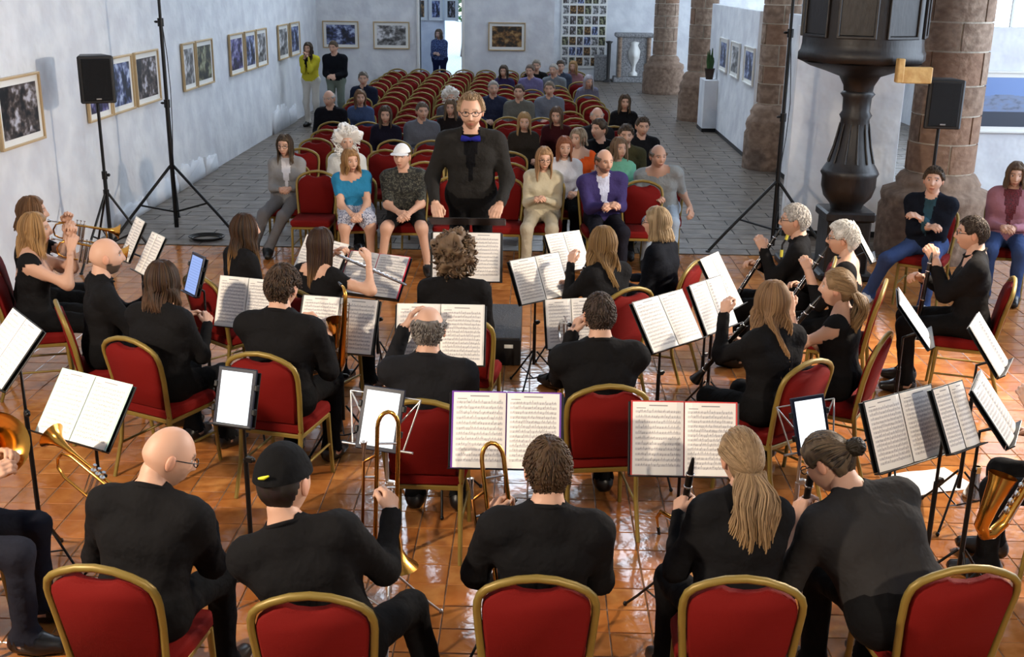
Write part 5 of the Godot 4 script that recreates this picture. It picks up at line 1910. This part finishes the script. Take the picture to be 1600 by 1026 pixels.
	player("S7", {"short": "woman with long wavy brown hair", "label": "woman in black with long wavy light brown hair", "fem": true, "hd": V(1.38, -6.2), "yaw": 30.0, "style": "long", "hair": Color(0.1, 0.055, 0.028), "hair2": Color(0.22, 0.13, 0.065), "tip": Color(0.34, 0.19, 0.08), "length": 0.38, "wave": 0.017, "count": 260, "gather": 0.0, "chair_yaw": 38.0, "s": 0.98, "wl": Vector3(-0.12, 1.05, -0.34), "wr": Vector3(0.06, 0.84, -0.36), "curl": 50.0})
	player("S8", {"short": "girl with curled ponytail", "label": "girl in black sleeveless top with curled blond ponytail in profile", "fem": true, "hd": V(1.86, -6.62), "yaw": 60.0, "style": "pony", "hair": Color(0.13, 0.08, 0.04), "hair2": Color(0.24, 0.15, 0.075), "tip": Color(0.4, 0.25, 0.11), "length": 0.34, "wave": 0.014, "width": 0.055, "sleeve": 0.0, "neckline": 0.25, "wear": ["top", "trousers"], "wl": Vector3(-0.08, 1.0, -0.32), "wr": Vector3(0.06, 0.82, -0.34)})
	player("S2", {"short": "bald bearded man", "label": "bald bearded man in black shirt turned toward the conductor", "hd": V(-2.74, -6.95), "yaw": -62.0, "style": "bald", "beard": Color(0.09, 0.06, 0.045), "collar": true, "girth": 1.08, "wl": Vector3(-0.1, 0.86, -0.36), "wr": Vector3(0.14, 0.84, -0.38), "curl": 50.0})
	player("S1", {"short": "blond woman with the trumpet", "label": "blond woman in black strap top playing a trumpet", "fem": true, "hd": V(-3.5, -7.65), "yaw": -72.0, "style": "long", "hair": Color(0.16, 0.09, 0.04), "hair2": BLOND, "tip": BLOND, "length": 0.17, "wave": 0.008, "sleeve": 0.0, "neckline": 0.55, "wear": ["strap_top", "trousers"], "s": 1.0, "wl": Vector3(-0.04, 1.12, -0.3), "wr": Vector3(0.1, 1.06, -0.3), "curl": 52.0})
	player("S1b", {"short": "brown haired woman beside the wall", "label": "brown haired woman in black half hidden behind the blond trumpeter", "fem": true, "hd": V(-3.78, -8.25), "yaw": -70.0, "style": "bob", "hair": Color(0.09, 0.045, 0.02), "hair2": Color(0.18, 0.09, 0.04), "s": 0.99, "sleeve": 0.6, "wl": Vector3(-0.04, 1.08, -0.3), "wr": Vector3(0.1, 1.02, -0.3)})
	# third row
	player("T1", {"short": "woman with long dark to blond hair", "label": "woman in black with long dark hair fading to blond tips", "fem": true, "hd": V(-2.08, -7.92), "yaw": -50.0, "style": "long", "hair": DARK, "hair2": BROWN, "tip": Color(0.34, 0.18, 0.06), "length": 0.34, "wave": 0.01, "gather": 0.0, "chair_yaw": -40.0, "chair": V(-2.16, -7.75)})
	player("T2", {"short": "woman with long straight dark hair", "label": "woman in sleeveless black top with long straight dark hair and flute", "fem": true, "hd": V(-1.45, -7.5), "yaw": -28.0, "style": "long", "hair": Color(0.02, 0.011, 0.008), "hair2": Color(0.045, 0.022, 0.012), "tip": Color(0.16, 0.08, 0.03), "length": 0.32, "wave": 0.003, "spread": 1.7, "gather": 0.2, "sleeve": 0.3, "neckline": 0.2, "wear": ["top", "trousers"], "wl": Vector3(0.0, 1.08, -0.22), "wr": Vector3(0.3, 1.06, -0.2), "pole": Vector3(0.8, -0.6, 0.2)})
	player("T3", {"short": "person with the round curly hair", "label": "person in black with a big round head of brown curls", "fem": true, "hd": V(-0.51, -7.2), "yaw": -2.0, "style": "curly", "hair": Color(0.05, 0.03, 0.017), "hair2": Color(0.17, 0.11, 0.065), "thick": 0.062, "s": 0.94, "broad": 1.25, "girth": 1.1, "lowest": -0.2, "chair": V(-0.42, -6.95), "chair_yaw": -6.0})
	player("T4", {"short": "woman with wavy blond brown hair", "label": "woman in black with wavy blond brown hair and clarinet", "fem": true, "hd": V(0.49, -7.66), "yaw": 36.0, "style": "long", "hair": Color(0.09, 0.05, 0.022), "hair2": Color(0.2, 0.12, 0.05), "tip": Color(0.3, 0.18, 0.07), "length": 0.27, "wave": 0.015, "count": 220, "gather": 0.0, "wl": Vector3(-0.1, 0.98, -0.3), "wr": Vector3(-0.02, 0.8, -0.34), "s": 0.95})
	player("T5", {"short": "woman in the black jacket and glasses", "label": "fair woman with glasses in black jacket seen in profile", "fem": true, "hd": V(0.93, -8.32), "yaw": 62.0, "style": "bob", "hair": Color(0.13, 0.09, 0.05), "hair2": Color(0.3, 0.22, 0.13), "tip": Color(0.36, 0.26, 0.15), "length": 0.1, "spread": 1.8, "glasses": true, "wear": ["jacket", "trousers"], "top": cloth(Color(0.075, 0.085, 0.11)), "s": 0.97, "girth": 1.1})
	player("T6", {"short": "grey haired man with clarinet", "label": "grey haired man with glasses and black shirt holding a clarinet", "hd": V(2.0, -8.45), "yaw": 74.0, "style": "short", "hair": Color(0.22, 0.21, 0.2), "hair2": Color(0.45, 0.43, 0.4), "thick": 0.016, "glasses": true, "collar": true, "wl": Vector3(-0.06, 0.95, -0.28), "wr": Vector3(0.06, 0.8, -0.32)})
	player("T7", {"short": "silver haired woman with choker", "label": "woman with short silver hair, glasses and a black choker", "fem": true, "hd": V(2.2, -7.82), "yaw": 70.0, "style": "short", "hair": Color(0.42, 0.41, 0.38), "hair2": Color(0.66, 0.64, 0.6), "thick": 0.024, "glasses": true, "choker": true, "s": 1.0, "neckline": 0.5, "wl": Vector3(-0.06, 0.95, -0.28), "wr": Vector3(0.06, 0.8, -0.32)})
	player("T8", {"short": "dark haired man in glasses with clarinet", "label": "dark haired man with glasses and open black shirt holding a clarinet", "hd": V(3.16, -7.95), "yaw": 72.0, "style": "short", "hair": DARK, "hair2": Color(0.05, 0.035, 0.025), "thick": 0.013, "glasses": true, "collar": true, "neckline": 0.18, "s": 1.04, "girth": 1.05, "wl": Vector3(-0.02, 1.0, -0.3), "wr": Vector3(0.06, 0.84, -0.36), "curl": 50.0})
	# conductor
	player("C", {"short": "conductor", "label": "smiling conductor in black suit and blue bow tie on the podium", "hd": V(-0.5, -8.86), "stand": true, "by": 0.229, "yaw": 181.0, "s": 1.075, "hs": 1.18, "style": "receding", "hair": Color(0.16, 0.1, 0.055), "hair2": Color(0.36, 0.26, 0.16), "thick": 0.02, "beard": Color(0.3, 0.15, 0.085), "glasses": true, "vee": 0.07, "inner": cloth(Color(0.05, 0.05, 0.06)), "top": cloth(Color(0.14, 0.135, 0.13)), "wear": ["suit_jacket", "trousers"], "broad": 1.05, "girth": 1.08, "look": [0.0, 6.0], "wl": Vector3(-0.24, 1.0, -0.24), "wr": Vector3(0.28, 1.0, -0.24), "pole": Vector3(0.45, -0.3, 0.8), "palm": Vector3(0.2, -1.0, 0.0), "curl": 30.0, "cell": 0.018}, false)
	var c: Dictionary = who["C"]
	var m := MB.new()
	for s in [-1.0, 1.0]: m.tube([Vector3(0, 0.478, -0.105), Vector3(s * 0.035, 0.48, -0.11), Vector3(s * 0.072, 0.482, -0.1)], [0.011, 0.022, 0.026], 8)
	m.ball(Vector3(0, 0.478, -0.112), Vector3(0.014, 0.016, 0.012), 8, 6)
	var ct: Transform3D = c.chest
	m.xf = Transform3D()
	var tie := part("bow_tie", m, cloth(Color(0.13, 0.14, 0.48)), c.root)
	tie.transform = (c.xf as Transform3D).affine_inverse() * ct

func guest(q: Dictionary) -> void:
	q.fine = q.get("fine", false)
	if not q.has("yaw"): q.yaw = 180.0 + rng.randf_range(-10, 10)
	if not q.has("look"): q.look = [rng.randf_range(-15, 15), rng.randf_range(0, 8)]
	player(q.short, q, not q.get("stand", false))

func build_audience() -> void:
	var arms := {"wl": Vector3(-0.05, 0.72, -0.26), "wr": Vector3(0.05, 0.72, -0.27)}
	var jeans := cloth(Color(0.2, 0.26, 0.4))
	var khaki := cloth(Color(0.6, 0.57, 0.5))
	guest({"fine": true, "short": "woman in the grey blazer", "label": "dark haired woman with glasses in grey blazer, legs crossed", "fem": true, "hd": V(-2.7, -12.1), "style": "long", "hair": DARK, "length": 0.17, "glasses": true, "top": cloth(Color(0.52, 0.52, 0.52)), "cell": 0.016, "vee": 0.07, "inner": M.white_shirt, "wear": ["blazer", "trousers"], "bottom": cloth(Color(0.42, 0.42, 0.43)), "look": [-14.0, 4.0], "fl": Vector3(0.2, 0.085, -0.42), "fr": Vector3(0.36, 0.085, -0.38), "wl": Vector3(-0.05, 0.72, -0.3), "wr": Vector3(0.05, 0.72, -0.31)})
	guest({"fine": true, "short": "white haired guest", "label": "guest in white with a big cloud of white curls", "fem": true, "hd": V(-2.08, -12.35), "style": "curly", "hair": Color(0.6, 0.58, 0.54), "hair2": Color(0.82, 0.8, 0.76), "thick": 0.07, "top": cloth(Color(0.78, 0.78, 0.76)), "lowest": -0.2, "s": 0.95})
	guest({"fine": true, "short": "woman in the blue shirt", "label": "woman in turquoise shirt leaning forward with clasped hands", "fem": true, "hd": V(-1.88, -11.28), "p": V(-1.85, -11.5), "style": "bob", "hair": Color(0.14, 0.07, 0.03), "hair2": Color(0.32, 0.18, 0.07), "wave": 0.012, "length": 0.1, "top": cloth(Color(0.16, 0.45, 0.6)), "sleeve": 0.55, "neckline": 0.12, "bottom": print_cloth("blue_print", [[0.3, Color(0.2, 0.23, 0.35)], [0.55, Color(0.75, 0.76, 0.8)]], 5.0), "wear": ["shirt", "skirt"], "skirt": true, "shorts": 0.75, "look": [22.0, 2.0], "wl": Vector3(-0.03, 0.62, -0.4), "wr": Vector3(0.05, 0.62, -0.41)})
	guest({"fine": true, "short": "young man in the white cap", "label": "young man in white cap, dark floral shirt and shorts", "hd": V(-1.34, -11.3), "p": V(-1.32, -11.46), "style": "short", "cap": cloth(Color(0.88, 0.88, 0.88)), "top": print_cloth("floral", [[0.35, Color(0.05, 0.055, 0.05)], [0.5, Color(0.09, 0.1, 0.085)], [0.6, Color(0.42, 0.42, 0.36)], [0.68, Color(0.1, 0.1, 0.09)]], 2.2), "sleeve": 0.85, "bottom": cloth(Color(0.1, 0.1, 0.1)), "shorts": 0.8, "wear": ["floral_shirt", "shorts"], "look": [-16.0, -2.0], "wl": Vector3(-0.05, 0.64, -0.36), "wr": Vector3(0.06, 0.65, -0.36), "fl": Vector3(-0.24, 0.085, -0.4), "fr": Vector3(0.24, 0.085, -0.4)})
	guest({"fine": true, "short": "woman in the cream jacket", "label": "fair haired woman with glasses in cream jacket, hands folded", "fem": true, "hd": V(0.1, -11.5), "p": V(0.1, -11.58), "style": "long", "hair": Color(0.16, 0.09, 0.045), "hair2": Color(0.34, 0.2, 0.1), "length": 0.2, "glasses": true, "top": cloth(Color(0.7, 0.67, 0.58)), "wear": ["jacket", "trousers"], "bottom": khaki, "wl": Vector3(-0.04, 0.76, -0.26), "wr": Vector3(0.05, 0.77, -0.27)})
	guest({"fine": true, "short": "bald man in the purple blazer", "label": "bald man in purple blazer and pale shirt, hands clasped", "hd": V(0.7, -11.25), "p": V(0.72, -11.4), "style": "balding", "hair": Color(0.05, 0.035, 0.025), "beard": Color(0.24, 0.14, 0.095), "top": cloth(Color(0.22, 0.19, 0.36)), "cell": 0.016, "vee": 0.075, "inner": cloth(Color(0.72, 0.74, 0.82)), "wear": ["blazer", "trousers"], "bottom": cloth(Color(0.1, 0.1, 0.13)), "broad": 1.1, "look": [16.0, 6.0], "wl": Vector3(-0.03, 0.76, -0.36), "wr": Vector3(0.04, 0.77, -0.37)})
	guest({"fine": true, "short": "laughing red haired woman", "label": "laughing red haired woman in white top in the second row", "fem": true, "hd": V(0.33, -12.3), "style": "long", "hair": Color(0.14, 0.05, 0.025), "hair2": Color(0.25, 0.09, 0.04), "length": 0.12, "top": cloth(Color(0.78, 0.78, 0.8))})
	guest({"short": "woman in the orange top", "label": "woman in orange sleeveless top in the third row", "fem": true, "hd": V(0.52, -12.98), "style": "bob", "hair": Color(0.12, 0.08, 0.05), "hair2": Color(0.35, 0.28, 0.2), "length": 0.05, "top": cloth(Color(0.85, 0.33, 0.12)), "sleeve": 0.3, "neckline": 0.2, "look": [-30.0, 0.0]})
	guest({"fine": true, "short": "man in the grey polo shirt", "label": "balding man in pale grey polo shirt leaning aside", "hd": V(1.28, -11.75), "p": V(1.4, -11.95), "style": "balding", "hair": Color(0.08, 0.06, 0.045), "hair2": Color(0.2, 0.16, 0.12), "top": cloth(Color(0.56, 0.58, 0.58)), "sleeve": 0.8, "neckline": 0.12, "bottom": cloth(Color(0.62, 0.68, 0.74)), "broad": 1.1, "look": [24.0, 4.0], "wl": Vector3(-0.3, 0.62, -0.16), "wr": Vector3(0.1, 0.72, -0.3), "wear": ["polo_shirt", "trousers"]})
	guest({"short": "guest in the mint top", "label": "guest in mint green top behind the purple blazer", "fem": true, "hd": V(0.92, -12.25), "style": "bob", "hair": Color(0.1, 0.06, 0.035), "top": cloth(Color(0.42, 0.66, 0.56)), "look": [25.0, 0.0]})
	guest({"short": "young man in olive", "label": "dark haired young man in olive shirt behind the mint top", "hd": V(1.06, -13.05), "hair": DARK, "thick": 0.022, "beard": Color(0.2, 0.11, 0.07), "top": cloth(Color(0.24, 0.23, 0.15)), "s": 1.0})
	guest({"short": "man in black at the row end", "label": "dark haired man in black at the end of his row", "hd": V(1.34, -14.0), "hair": DARK, "top": cloth(Color(0.09, 0.09, 0.1))})
	guest({"short": "man seen in profile", "label": "dark haired man in black looking sideways in the third row", "hd": V(0.8, -13.6), "hair": DARK, "thick": 0.02, "top": cloth(Color(0.07, 0.07, 0.08)), "look": [-55.0, 0.0]})
	var far := [
		[-3.02, -16.6, false, "balding", GREY, Color(0.07, 0.07, 0.09), "balding man in black jacket before the woman in yellow"],
		[-2.64, -17.05, true, "long", Color(0.12, 0.06, 0.03), Color(0.24, 0.3, 0.42), "long haired woman in denim blue jacket at a row end"],
		[-3.02, -19.9, false, "short", Color(0.1, 0.09, 0.08), Color(0.1, 0.12, 0.18), "man in navy jacket sitting alone by the empty chairs"],
		[-1.99, -14.95, true, "long", DARK, Color(0.09, 0.08, 0.13), "dark haired woman in a black cardigan in the dim rows"],
		[-1.52, -15.2, false, "short", Color(0.06, 0.05, 0.04), Color(0.36, 0.37, 0.4), "grinning man in a grey collared shirt in the dim rows"],
		[-1.18, -15.9, true, "bob", Color(0.08, 0.05, 0.03), Color(0.12, 0.1, 0.1), "woman in dark brown beside the grey collared man"],
		[-1.3, -17.3, true, "curly", WHITE, Color(0.3, 0.29, 0.3), "white haired guest far behind the conductor"],
		[-0.68, -18.5, false, "short", GREY, Color(0.16, 0.18, 0.26), "grey haired guest in blue behind the conductor"],
		[-0.13, -14.5, true, "bob", Color(0.25, 0.15, 0.06), Color(0.16, 0.14, 0.12), "blond woman in dark green in the dim rows"],
		[0.3, -15.2, true, "long", Color(0.04, 0.02, 0.015), Color(0.22, 0.08, 0.09), "dark haired woman in wine red in the dim rows"],
		[-0.25, -17.95, false, "short", DARK, Color(0.36, 0.36, 0.34), "man in pale grey sweater above the blond woman"],
		[0.24, -18.6, false, "short", Color(0.14, 0.12, 0.1), Color(0.4, 0.42, 0.46), "man in pale blue with dark vest in the dim rows"],
		[0.82, -14.9, false, "balding", GREY, Color(0.1, 0.1, 0.11), "grey bearded man behind the orange top"],
		[1.34, -17.0, true, "bob", DARK, Color(0.07, 0.07, 0.08), "black haired woman alone beside the side aisle"],
		[-0.62, -22.3, true, "bob", DARK, Color(0.2, 0.17, 0.3), "black haired guest in violet in the last rows"],
		[-0.1, -22.1, false, "short", Color(0.08, 0.06, 0.05), Color(0.4, 0.38, 0.52), "man in lilac shirt in the last rows"],
		[0.02, -23.5, false, "short", Color(0.2, 0.18, 0.15), Color(0.12, 0.12, 0.12), "man in black below the tall guest in the last rows"],
		[0.36, -22.4, false, "short", GREY, Color(0.42, 0.44, 0.46), "grey haired man in a pale shirt in the last rows"],
		[0.5, -23.3, false, "short", DARK, Color(0.24, 0.27, 0.33), "dark haired man in slate blue by the photograph board"],
		[0.78, -23.7, true, "bob", Color(0.26, 0.14, 0.05), Color(0.55, 0.4, 0.42), "blond woman in pink by the photograph board"],
		[0.98, -21.1, true, "bob", Color(0.3, 0.3, 0.34), Color(0.45, 0.45, 0.52), "grey haired guest in lilac bending over in the last rows"]]
	for f in far:
		guest({"short": f[6], "label": f[6], "hd": V(f[0], f[1]), "fem": f[2], "style": f[3], "hair": f[4], "top": cloth(f[5]), "thick": 0.05 if f[3] == "curly" else 0.015, "bottom": M.black2, "length": 0.14, "cell": 0.034, "lean": [0.0, 0.05] if not String(f[6]).contains("bending") else [0.05, 0.3]})
	# standing guests
	guest({"fine": true, "short": "woman in yellow", "label": "long haired woman in yellow jacket and white trousers standing by the wall", "fem": true, "stand": true, "hd": V(-4.46, -22.4), "yaw": 170.0, "style": "long", "hair": DARK, "length": 0.24, "wave": 0.01, "s": 0.97, "top": cloth(Color(0.74, 0.7, 0.2)), "vee": 0.05, "inner": M.black, "bottom": cloth(Color(0.78, 0.77, 0.74)), "wear": ["jacket", "trousers"], "wl": Vector3(-0.03, 1.36, -0.2), "wr": Vector3(0.04, 1.34, -0.2), "look": [0.0, 4.0]})
	guest({"fine": true, "short": "man in the black hoodie", "label": "man in black hoodie and green trousers standing beside the woman in yellow", "stand": true, "hd": V(-3.92, -22.2), "yaw": 175.0, "hair": Color(0.06, 0.045, 0.03), "s": 1.0, "thick": 0.01, "top": cloth(Color(0.075, 0.08, 0.1)), "bottom": cloth(Color(0.42, 0.46, 0.42)), "wear": ["hoodie", "trousers"], "wl": Vector3(-0.04, 1.05, -0.24), "wr": Vector3(0.05, 1.04, -0.25), "look": [-8.0, 10.0]})
	guest({"short": "person in the doorway", "label": "person in blue patterned clothes standing in the bright doorway", "fem": true, "stand": true, "hd": V(-2.42, -28.6), "yaw": 172.0, "style": "bob", "hair": Color(0.08, 0.05, 0.03), "s": 0.97, "girth": 1.15, "top": print_cloth("blue_flower", [[0.35, Color(0.07, 0.1, 0.2)], [0.6, Color(0.2, 0.28, 0.5)], [0.7, Color(0.5, 0.55, 0.66)]], 4.0), "bottom": cloth(Color(0.1, 0.12, 0.22)), "wl": Vector3(-0.02, 1.08, -0.24), "wr": Vector3(0.04, 1.06, -0.24), "cell": 0.026})
	# side seats by the stone column
	guest({"fine": true, "short": "man with folded arms in jeans", "label": "dark haired man in navy jacket and jeans with folded arms", "hd": V(3.7, -10.35), "yaw": 150.0, "hair": DARK, "thick": 0.018, "top": cloth(Color(0.07, 0.085, 0.12)), "cell": 0.016, "vee": 0.06, "inner": cloth(Color(0.16, 0.26, 0.3)), "bottom": jeans, "wear": ["jacket", "jeans"], "shoe": mat("white_shoe", Color(0.75, 0.75, 0.75), 0.5), "look": [6.0, -4.0], "wl": Vector3(0.03, 0.84, -0.2), "wr": Vector3(-0.03, 0.78, -0.23), "fl": Vector3(-0.12, 0.085, -0.42), "fr": Vector3(0.42, 0.085, -0.3)})
	guest({"fine": true, "short": "woman in the floral red top", "label": "woman in floral red top and pink cardigan at the right edge", "fem": true, "hd": V(4.62, -10.75), "yaw": 158.0, "style": "bob", "hair": Color(0.05, 0.03, 0.02), "top": cloth(Color(0.58, 0.4, 0.44)), "cell": 0.016, "vee": 0.085, "inner": print_cloth("red_flower", [[0.35, Color(0.25, 0.06, 0.09)], [0.6, Color(0.5, 0.16, 0.2)], [0.7, Color(0.2, 0.16, 0.18)]], 5.0), "wear": ["cardigan", "jeans"], "bottom": jeans, "girth": 1.15, "s": 1.0, "wl": Vector3(-0.05, 0.72, -0.3), "wr": Vector3(0.05, 0.72, -0.31)})
	# empty chairs: the front row first, then the rows behind
	chair(V(-2.33, -11.62), 180.0, "empty red chair beside the woman in the blue shirt")
	chair(V(1.14, -11.36), 180.0, "empty red chair before the man in the grey polo shirt")
	chair(V(-0.32, -11.45), 180.0, "empty red chair behind the conductor, beside the cream jacket")
	chair(V(-0.82, -11.45), 180.0, "empty red chair behind the conductor, beside the white cap")
	var rows := 0
	var z := -12.35
	while z > -25.3:
		var x := lerpf(-2.75, -3.1, clampf((-z - 12.0) / 10.0, 0, 1))
		var stop := lerpf(1.35, 0.95, clampf((-z - 12.0) / 12.0, 0, 1))
		while x < stop:
			var at := V(x + rng.randf_range(-0.02, 0.02), z + rng.randf_range(-0.03, 0.03))
			var free := true
			for s in chair_spots:
				if absf(s.x - at.x) < 0.46 and absf(s.y - at.y) < 0.52: free = false
			if free:
				var label := "empty red banquet chair in the %s row behind the front row" % ["first", "second", "third", "fourth", "fifth", "sixth", "seventh", "eighth", "ninth", "tenth", "eleventh", "twelfth", "thirteenth", "fourteenth", "fifteenth", "sixteenth"][rows]
				var near := 0.8
				for id in who:
					var hp: Vector2 = who[id].hip
					if absf(hp.y - at.y) < 0.4 and absf(hp.x - at.x) < near:
						near = absf(hp.x - at.x)
						label = "empty red chair beside the " + id
				chair(at, 180.0 + rng.randf_range(-4, 4), label, "empty chairs in the nave")
			x += 0.5
		z -= 0.86
		rows += 1

func build_stands() -> void:
	var B := {"b": M.cover_black}
	put_sheet(Vector3(-0.09, 1.22, -4.12), 0, -24, 0.44, 0.31, 1.06, "open score with purple edges before the short haired trombonist", "plate", "book", M.cover_purple)
	put_sheet(Vector3(0.64, 1.14, -4.26), 0, -22, 0.44, 0.31, 1.08, "thick open score with a red edge before the ponytail woman", "plate", "book", M.cover_red)
	put_sheet(Vector3(1.62, 1.12, -4.48), 33, -24, 0.44, 0.31, 1.06, "open score behind the person with the hair bun", "plate", "book", M.cover_black)
	put_sheet(Vector3(1.98, 1.03, -4.85), 36, -27, 0.24, 0.31, 0.97, "narrow pair of sheets next to the bun person's score", "plate", "book", M.cover_black)
	put_sheet(Vector3(2.17, 1.06, -4.9), 63, -38, 0.34, 0.31, 1.0, "steeply turned white score of the right edge saxophonist", "plate", "book", M.cover_black)
	put_sheet(Vector3(2.45, 1.11, -5.71), 61, -36, 0.32, 0.31, 1.02, "steeply turned white score behind the right edge saxophonist", "plate", "book", null)
	put_sheet(Vector3(-1.05, 1.13, -5.76), -11, -28, 0.44, 0.31, 1.15, "open score beside the man with tousled hair", "plate", "book", M.cover_black)
	put_sheet(Vector3(-0.45, 1.24, -5.28), 0, -25, 0.44, 0.31, 1.12, "wide open score before the balding man", "plate", "book", null)
	stand_with(Vector3(-0.47, 1.02, -7.78), 1, -20, 0.5, 0.36, "open score before the curly haired player", "plate", "book", M.cover_black)
	put_sheet(Vector3(-1.01, 1.12, -6.86), -21, -40, 0.44, 0.31, 1.16, "open score in a pink folder before the flute player", "plate", "book", M.cover_pink)
	put_sheet(Vector3(-1.71, 1.05, -6.4), -16, -20, 0.4, 0.31, 1.08, "open score left of the man with tousled hair", "plate", "book", null)
	put_sheet(Vector3(-1.43, 1.11, -7.25), -40, -32, 0.44, 0.31, 1.13, "open score before the woman with blond tips", "plate", "book", null)
	put_sheet(Vector3(0.06, 1.01, -7.27), 40, -26, 0.44, 0.31, 1.07, "open score left of the black clarinet", "plate", "book", M.cover_black)
	put_sheet(Vector3(0.27, 1.0, -8.08), 35, -32, 0.32, 0.31, 1.06, "single white score behind the black clarinet", "plate", "book", null)
	stand_with(Vector3(0.25, 0.95, -6.45), 14, -18, 0.32, 0.3, "white score before the man with cropped hair", "plate", "book", null)
	put_sheet(Vector3(0.77, 1.12, -5.99), 44, -34, 0.44, 0.31, 1.06, "open score before the woman with long wavy hair", "plate", "book", M.cover_black)
	put_sheet(Vector3(1.07, 1.13, -6.29), 49, -28, 0.34, 0.31, 1.08, "open score before the girl with the curled ponytail", "plate", "book", M.cover_black)
	put_sheet(Vector3(1.06, 1.34, -6.02), 57, -32, 0.24, 0.33, 1.2, "white sheets turned edgewise near the aisle floor", "plate", "book", null)
	put_sheet(Vector3(-2.81, 1.15, -7.6), -56, -27, 0.22, 0.31, 1.08, "narrow white score before the hidden brown haired woman", "plate", "book", null)
	put_sheet(Vector3(-2.73, 1.02, -7.7), -50, -30, 0.24, 0.31, 1.02, "narrow white score before the blond trumpeter", "plate", "book", null)
	put_sheet(Vector3(-2.33, 1.34, -4.67), -50, -40, 0.44, 0.31, 1.08, "open score on the stand at the left edge", "plate", "book", M.cover_black)
	put_sheet(Vector3(-1.96, 1.11, -4.53), -27, -37, 0.44, 0.31, 1.03, "open score with mint edges near the horn bell", "plate", "book", M.cover_mint)
	stand_with(Vector3(2.62, 0.98, -8.7), 76, -32, 0.34, 0.31, "thin score seen edge on before the silver haired woman", "plate", "book", null)
	stand_with(Vector3(2.33, 1.0, -6.55), 74, -38, 0.42, 0.33, "pale score seen edge on among the clarinets", "plate", "book", M.cover_black)
	put_sheet(Vector3(-1.36, 1.07, -4.8), -16, -19, 0.2, 0.28, 1.0, "navy tablet showing music near the black cap", "plate", "tablet")
	put_sheet(Vector3(-0.65, 1.09, -4.53), -18, -23, 0.2, 0.28, 1.0, "navy tablet glowing white before the man in the black cap", "wire", "tablet")
	put_sheet(Vector3(-2.21, 1.05, -7.04), -50, -18, 0.2, 0.28, 1.0, "tablet with a blue screen beside the dark bob", "plate", "tablet")
	put_sheet(Vector3(1.37, 0.89, -5.06), 24, -22, 0.2, 0.28, 1.0, "navy tablet on a wire stand by the hair bun", "wire", "tablet")
	stand_with(Vector3(-0.5, 1.16, -8.42), 180, -68, 0.56, 0.3, "nothing but the hands of the conductor", "wood", "none")

func build_instruments() -> void:
	var w: Dictionary
	w = who["T4"]
	clarinet(w.mouth, w.mouth + Vector3(-0.2, -0.52, -0.1), "black clarinet held by the woman with wavy blond brown hair")
	w = who["T8"]
	clarinet(w.mouth + Vector3(-0.16, -0.08, 0.0), w.mouth + Vector3(-0.22, -0.75, 0.04), "black clarinet held upright by the dark haired man in glasses")
	w = who["T6"]
	clarinet(w.mouth, w.mouth + Vector3(-0.3, -0.55, 0.0), "black clarinet played by the grey haired man")
	w = who["T7"]
	clarinet(w.mouth, w.mouth + Vector3(-0.32, -0.55, 0.02), "black clarinet played by the silver haired woman")
	w = who["S7"]
	clarinet(w.mouth, w.mouth + Vector3(-0.3, -0.5, -0.2), "black clarinet played by the woman with long wavy hair")
	w = who["S8"]
	clarinet(w.mouth, w.mouth + Vector3(-0.3, -0.5, -0.12), "black clarinet played by the girl with the curled ponytail")
	w = who["S1"]
	trumpet(w.mouth, w.mouth + w.fwd * 0.5 + Vector3(0, -0.12, 0), "brass trumpet at the lips of the blond woman")
	w = who["S1b"]
	trumpet(w.mouth, w.mouth + w.fwd * 0.5 + Vector3(0, -0.1, 0), "brass trumpet of the half hidden brown haired woman")
	w = who["T2"]
	flute(w.mouth + Vector3(0.0, 0, 0.0), w.mouth + Vector3(0.5, -0.2, 0.06), "silver flute played by the woman with straight dark hair")
	w = who["S4"]
	saxophone(Transform3D(Basis(Vector3.UP, 0.4) * Basis(Vector3.RIGHT, 0.35), Vector3(-1.14, 0.82, -6.42)), "gold saxophone on the lap of the man with tousled hair")
	trumpet(Vector3(-0.62, 1.02, -5.86), Vector3(-0.74, 0.72, -6.3), "brass trumpet held low by the balding man")
	trumpet(Vector3(0.22, 1.08, -6.0), Vector3(0.16, 0.95, -6.5), "silver trumpet of the man with cropped hair", M.silver)
	trombone(Vector3(-0.60, 0.95, -4.35), Vector3(-0.62, 0.3, -4.3), "brass trombone standing before the man in the black cap", Vector3(0.2, 0, 1))
	trombone(Vector3(-0.12, 0.92, -4.1), Vector3(-0.04, 0.32, -3.98), "brass trombone held low by the short haired man", Vector3(0.25, 0, 1))
	trumpet(Vector3(-1.62, 0.82, -4.15), Vector3(-1.95, 1.0, -4.3), "brass trumpet resting on the bald man's knee")
	horn(Transform3D(Basis(Vector3.UP, 0.7) * Basis(Vector3.RIGHT, -0.35), Vector3(-2.37, 0.93, -4.52)), "french horn with a green gold bell at the left edge")
	w = who["M4"]
	clarinet(w.hl + Vector3(0.02, 0.22, 0.03), w.hl + Vector3(-0.03, -0.42, -0.06), "black clarinet before the woman with the ponytail")
	w = who["M5"]
	clarinet(w.hl + Vector3(0.01, 0.24, 0.03), w.hl + Vector3(-0.02, -0.4, -0.05), "black clarinet before the person with the bun")
	saxophone(Transform3D(Basis(Vector3.UP, 1.9) * Basis(Vector3.RIGHT, 0.5), Vector3(2.36, 0.62, -4.9)), "saxophone with many keys at the right edge")
	saxophone(Transform3D(Basis(Vector3.UP, 0.8) * Basis(Vector3.RIGHT, -1.45), Vector3(0.98, 0.1, -5.35)), "dark saxophone lying on the tiles below the red edged score")
	clarinet(Vector3(2.36, 0.656, -9.7), Vector3(2.36, 0.0, -9.7), "black clarinet standing on the floor by the yellow taped stand")
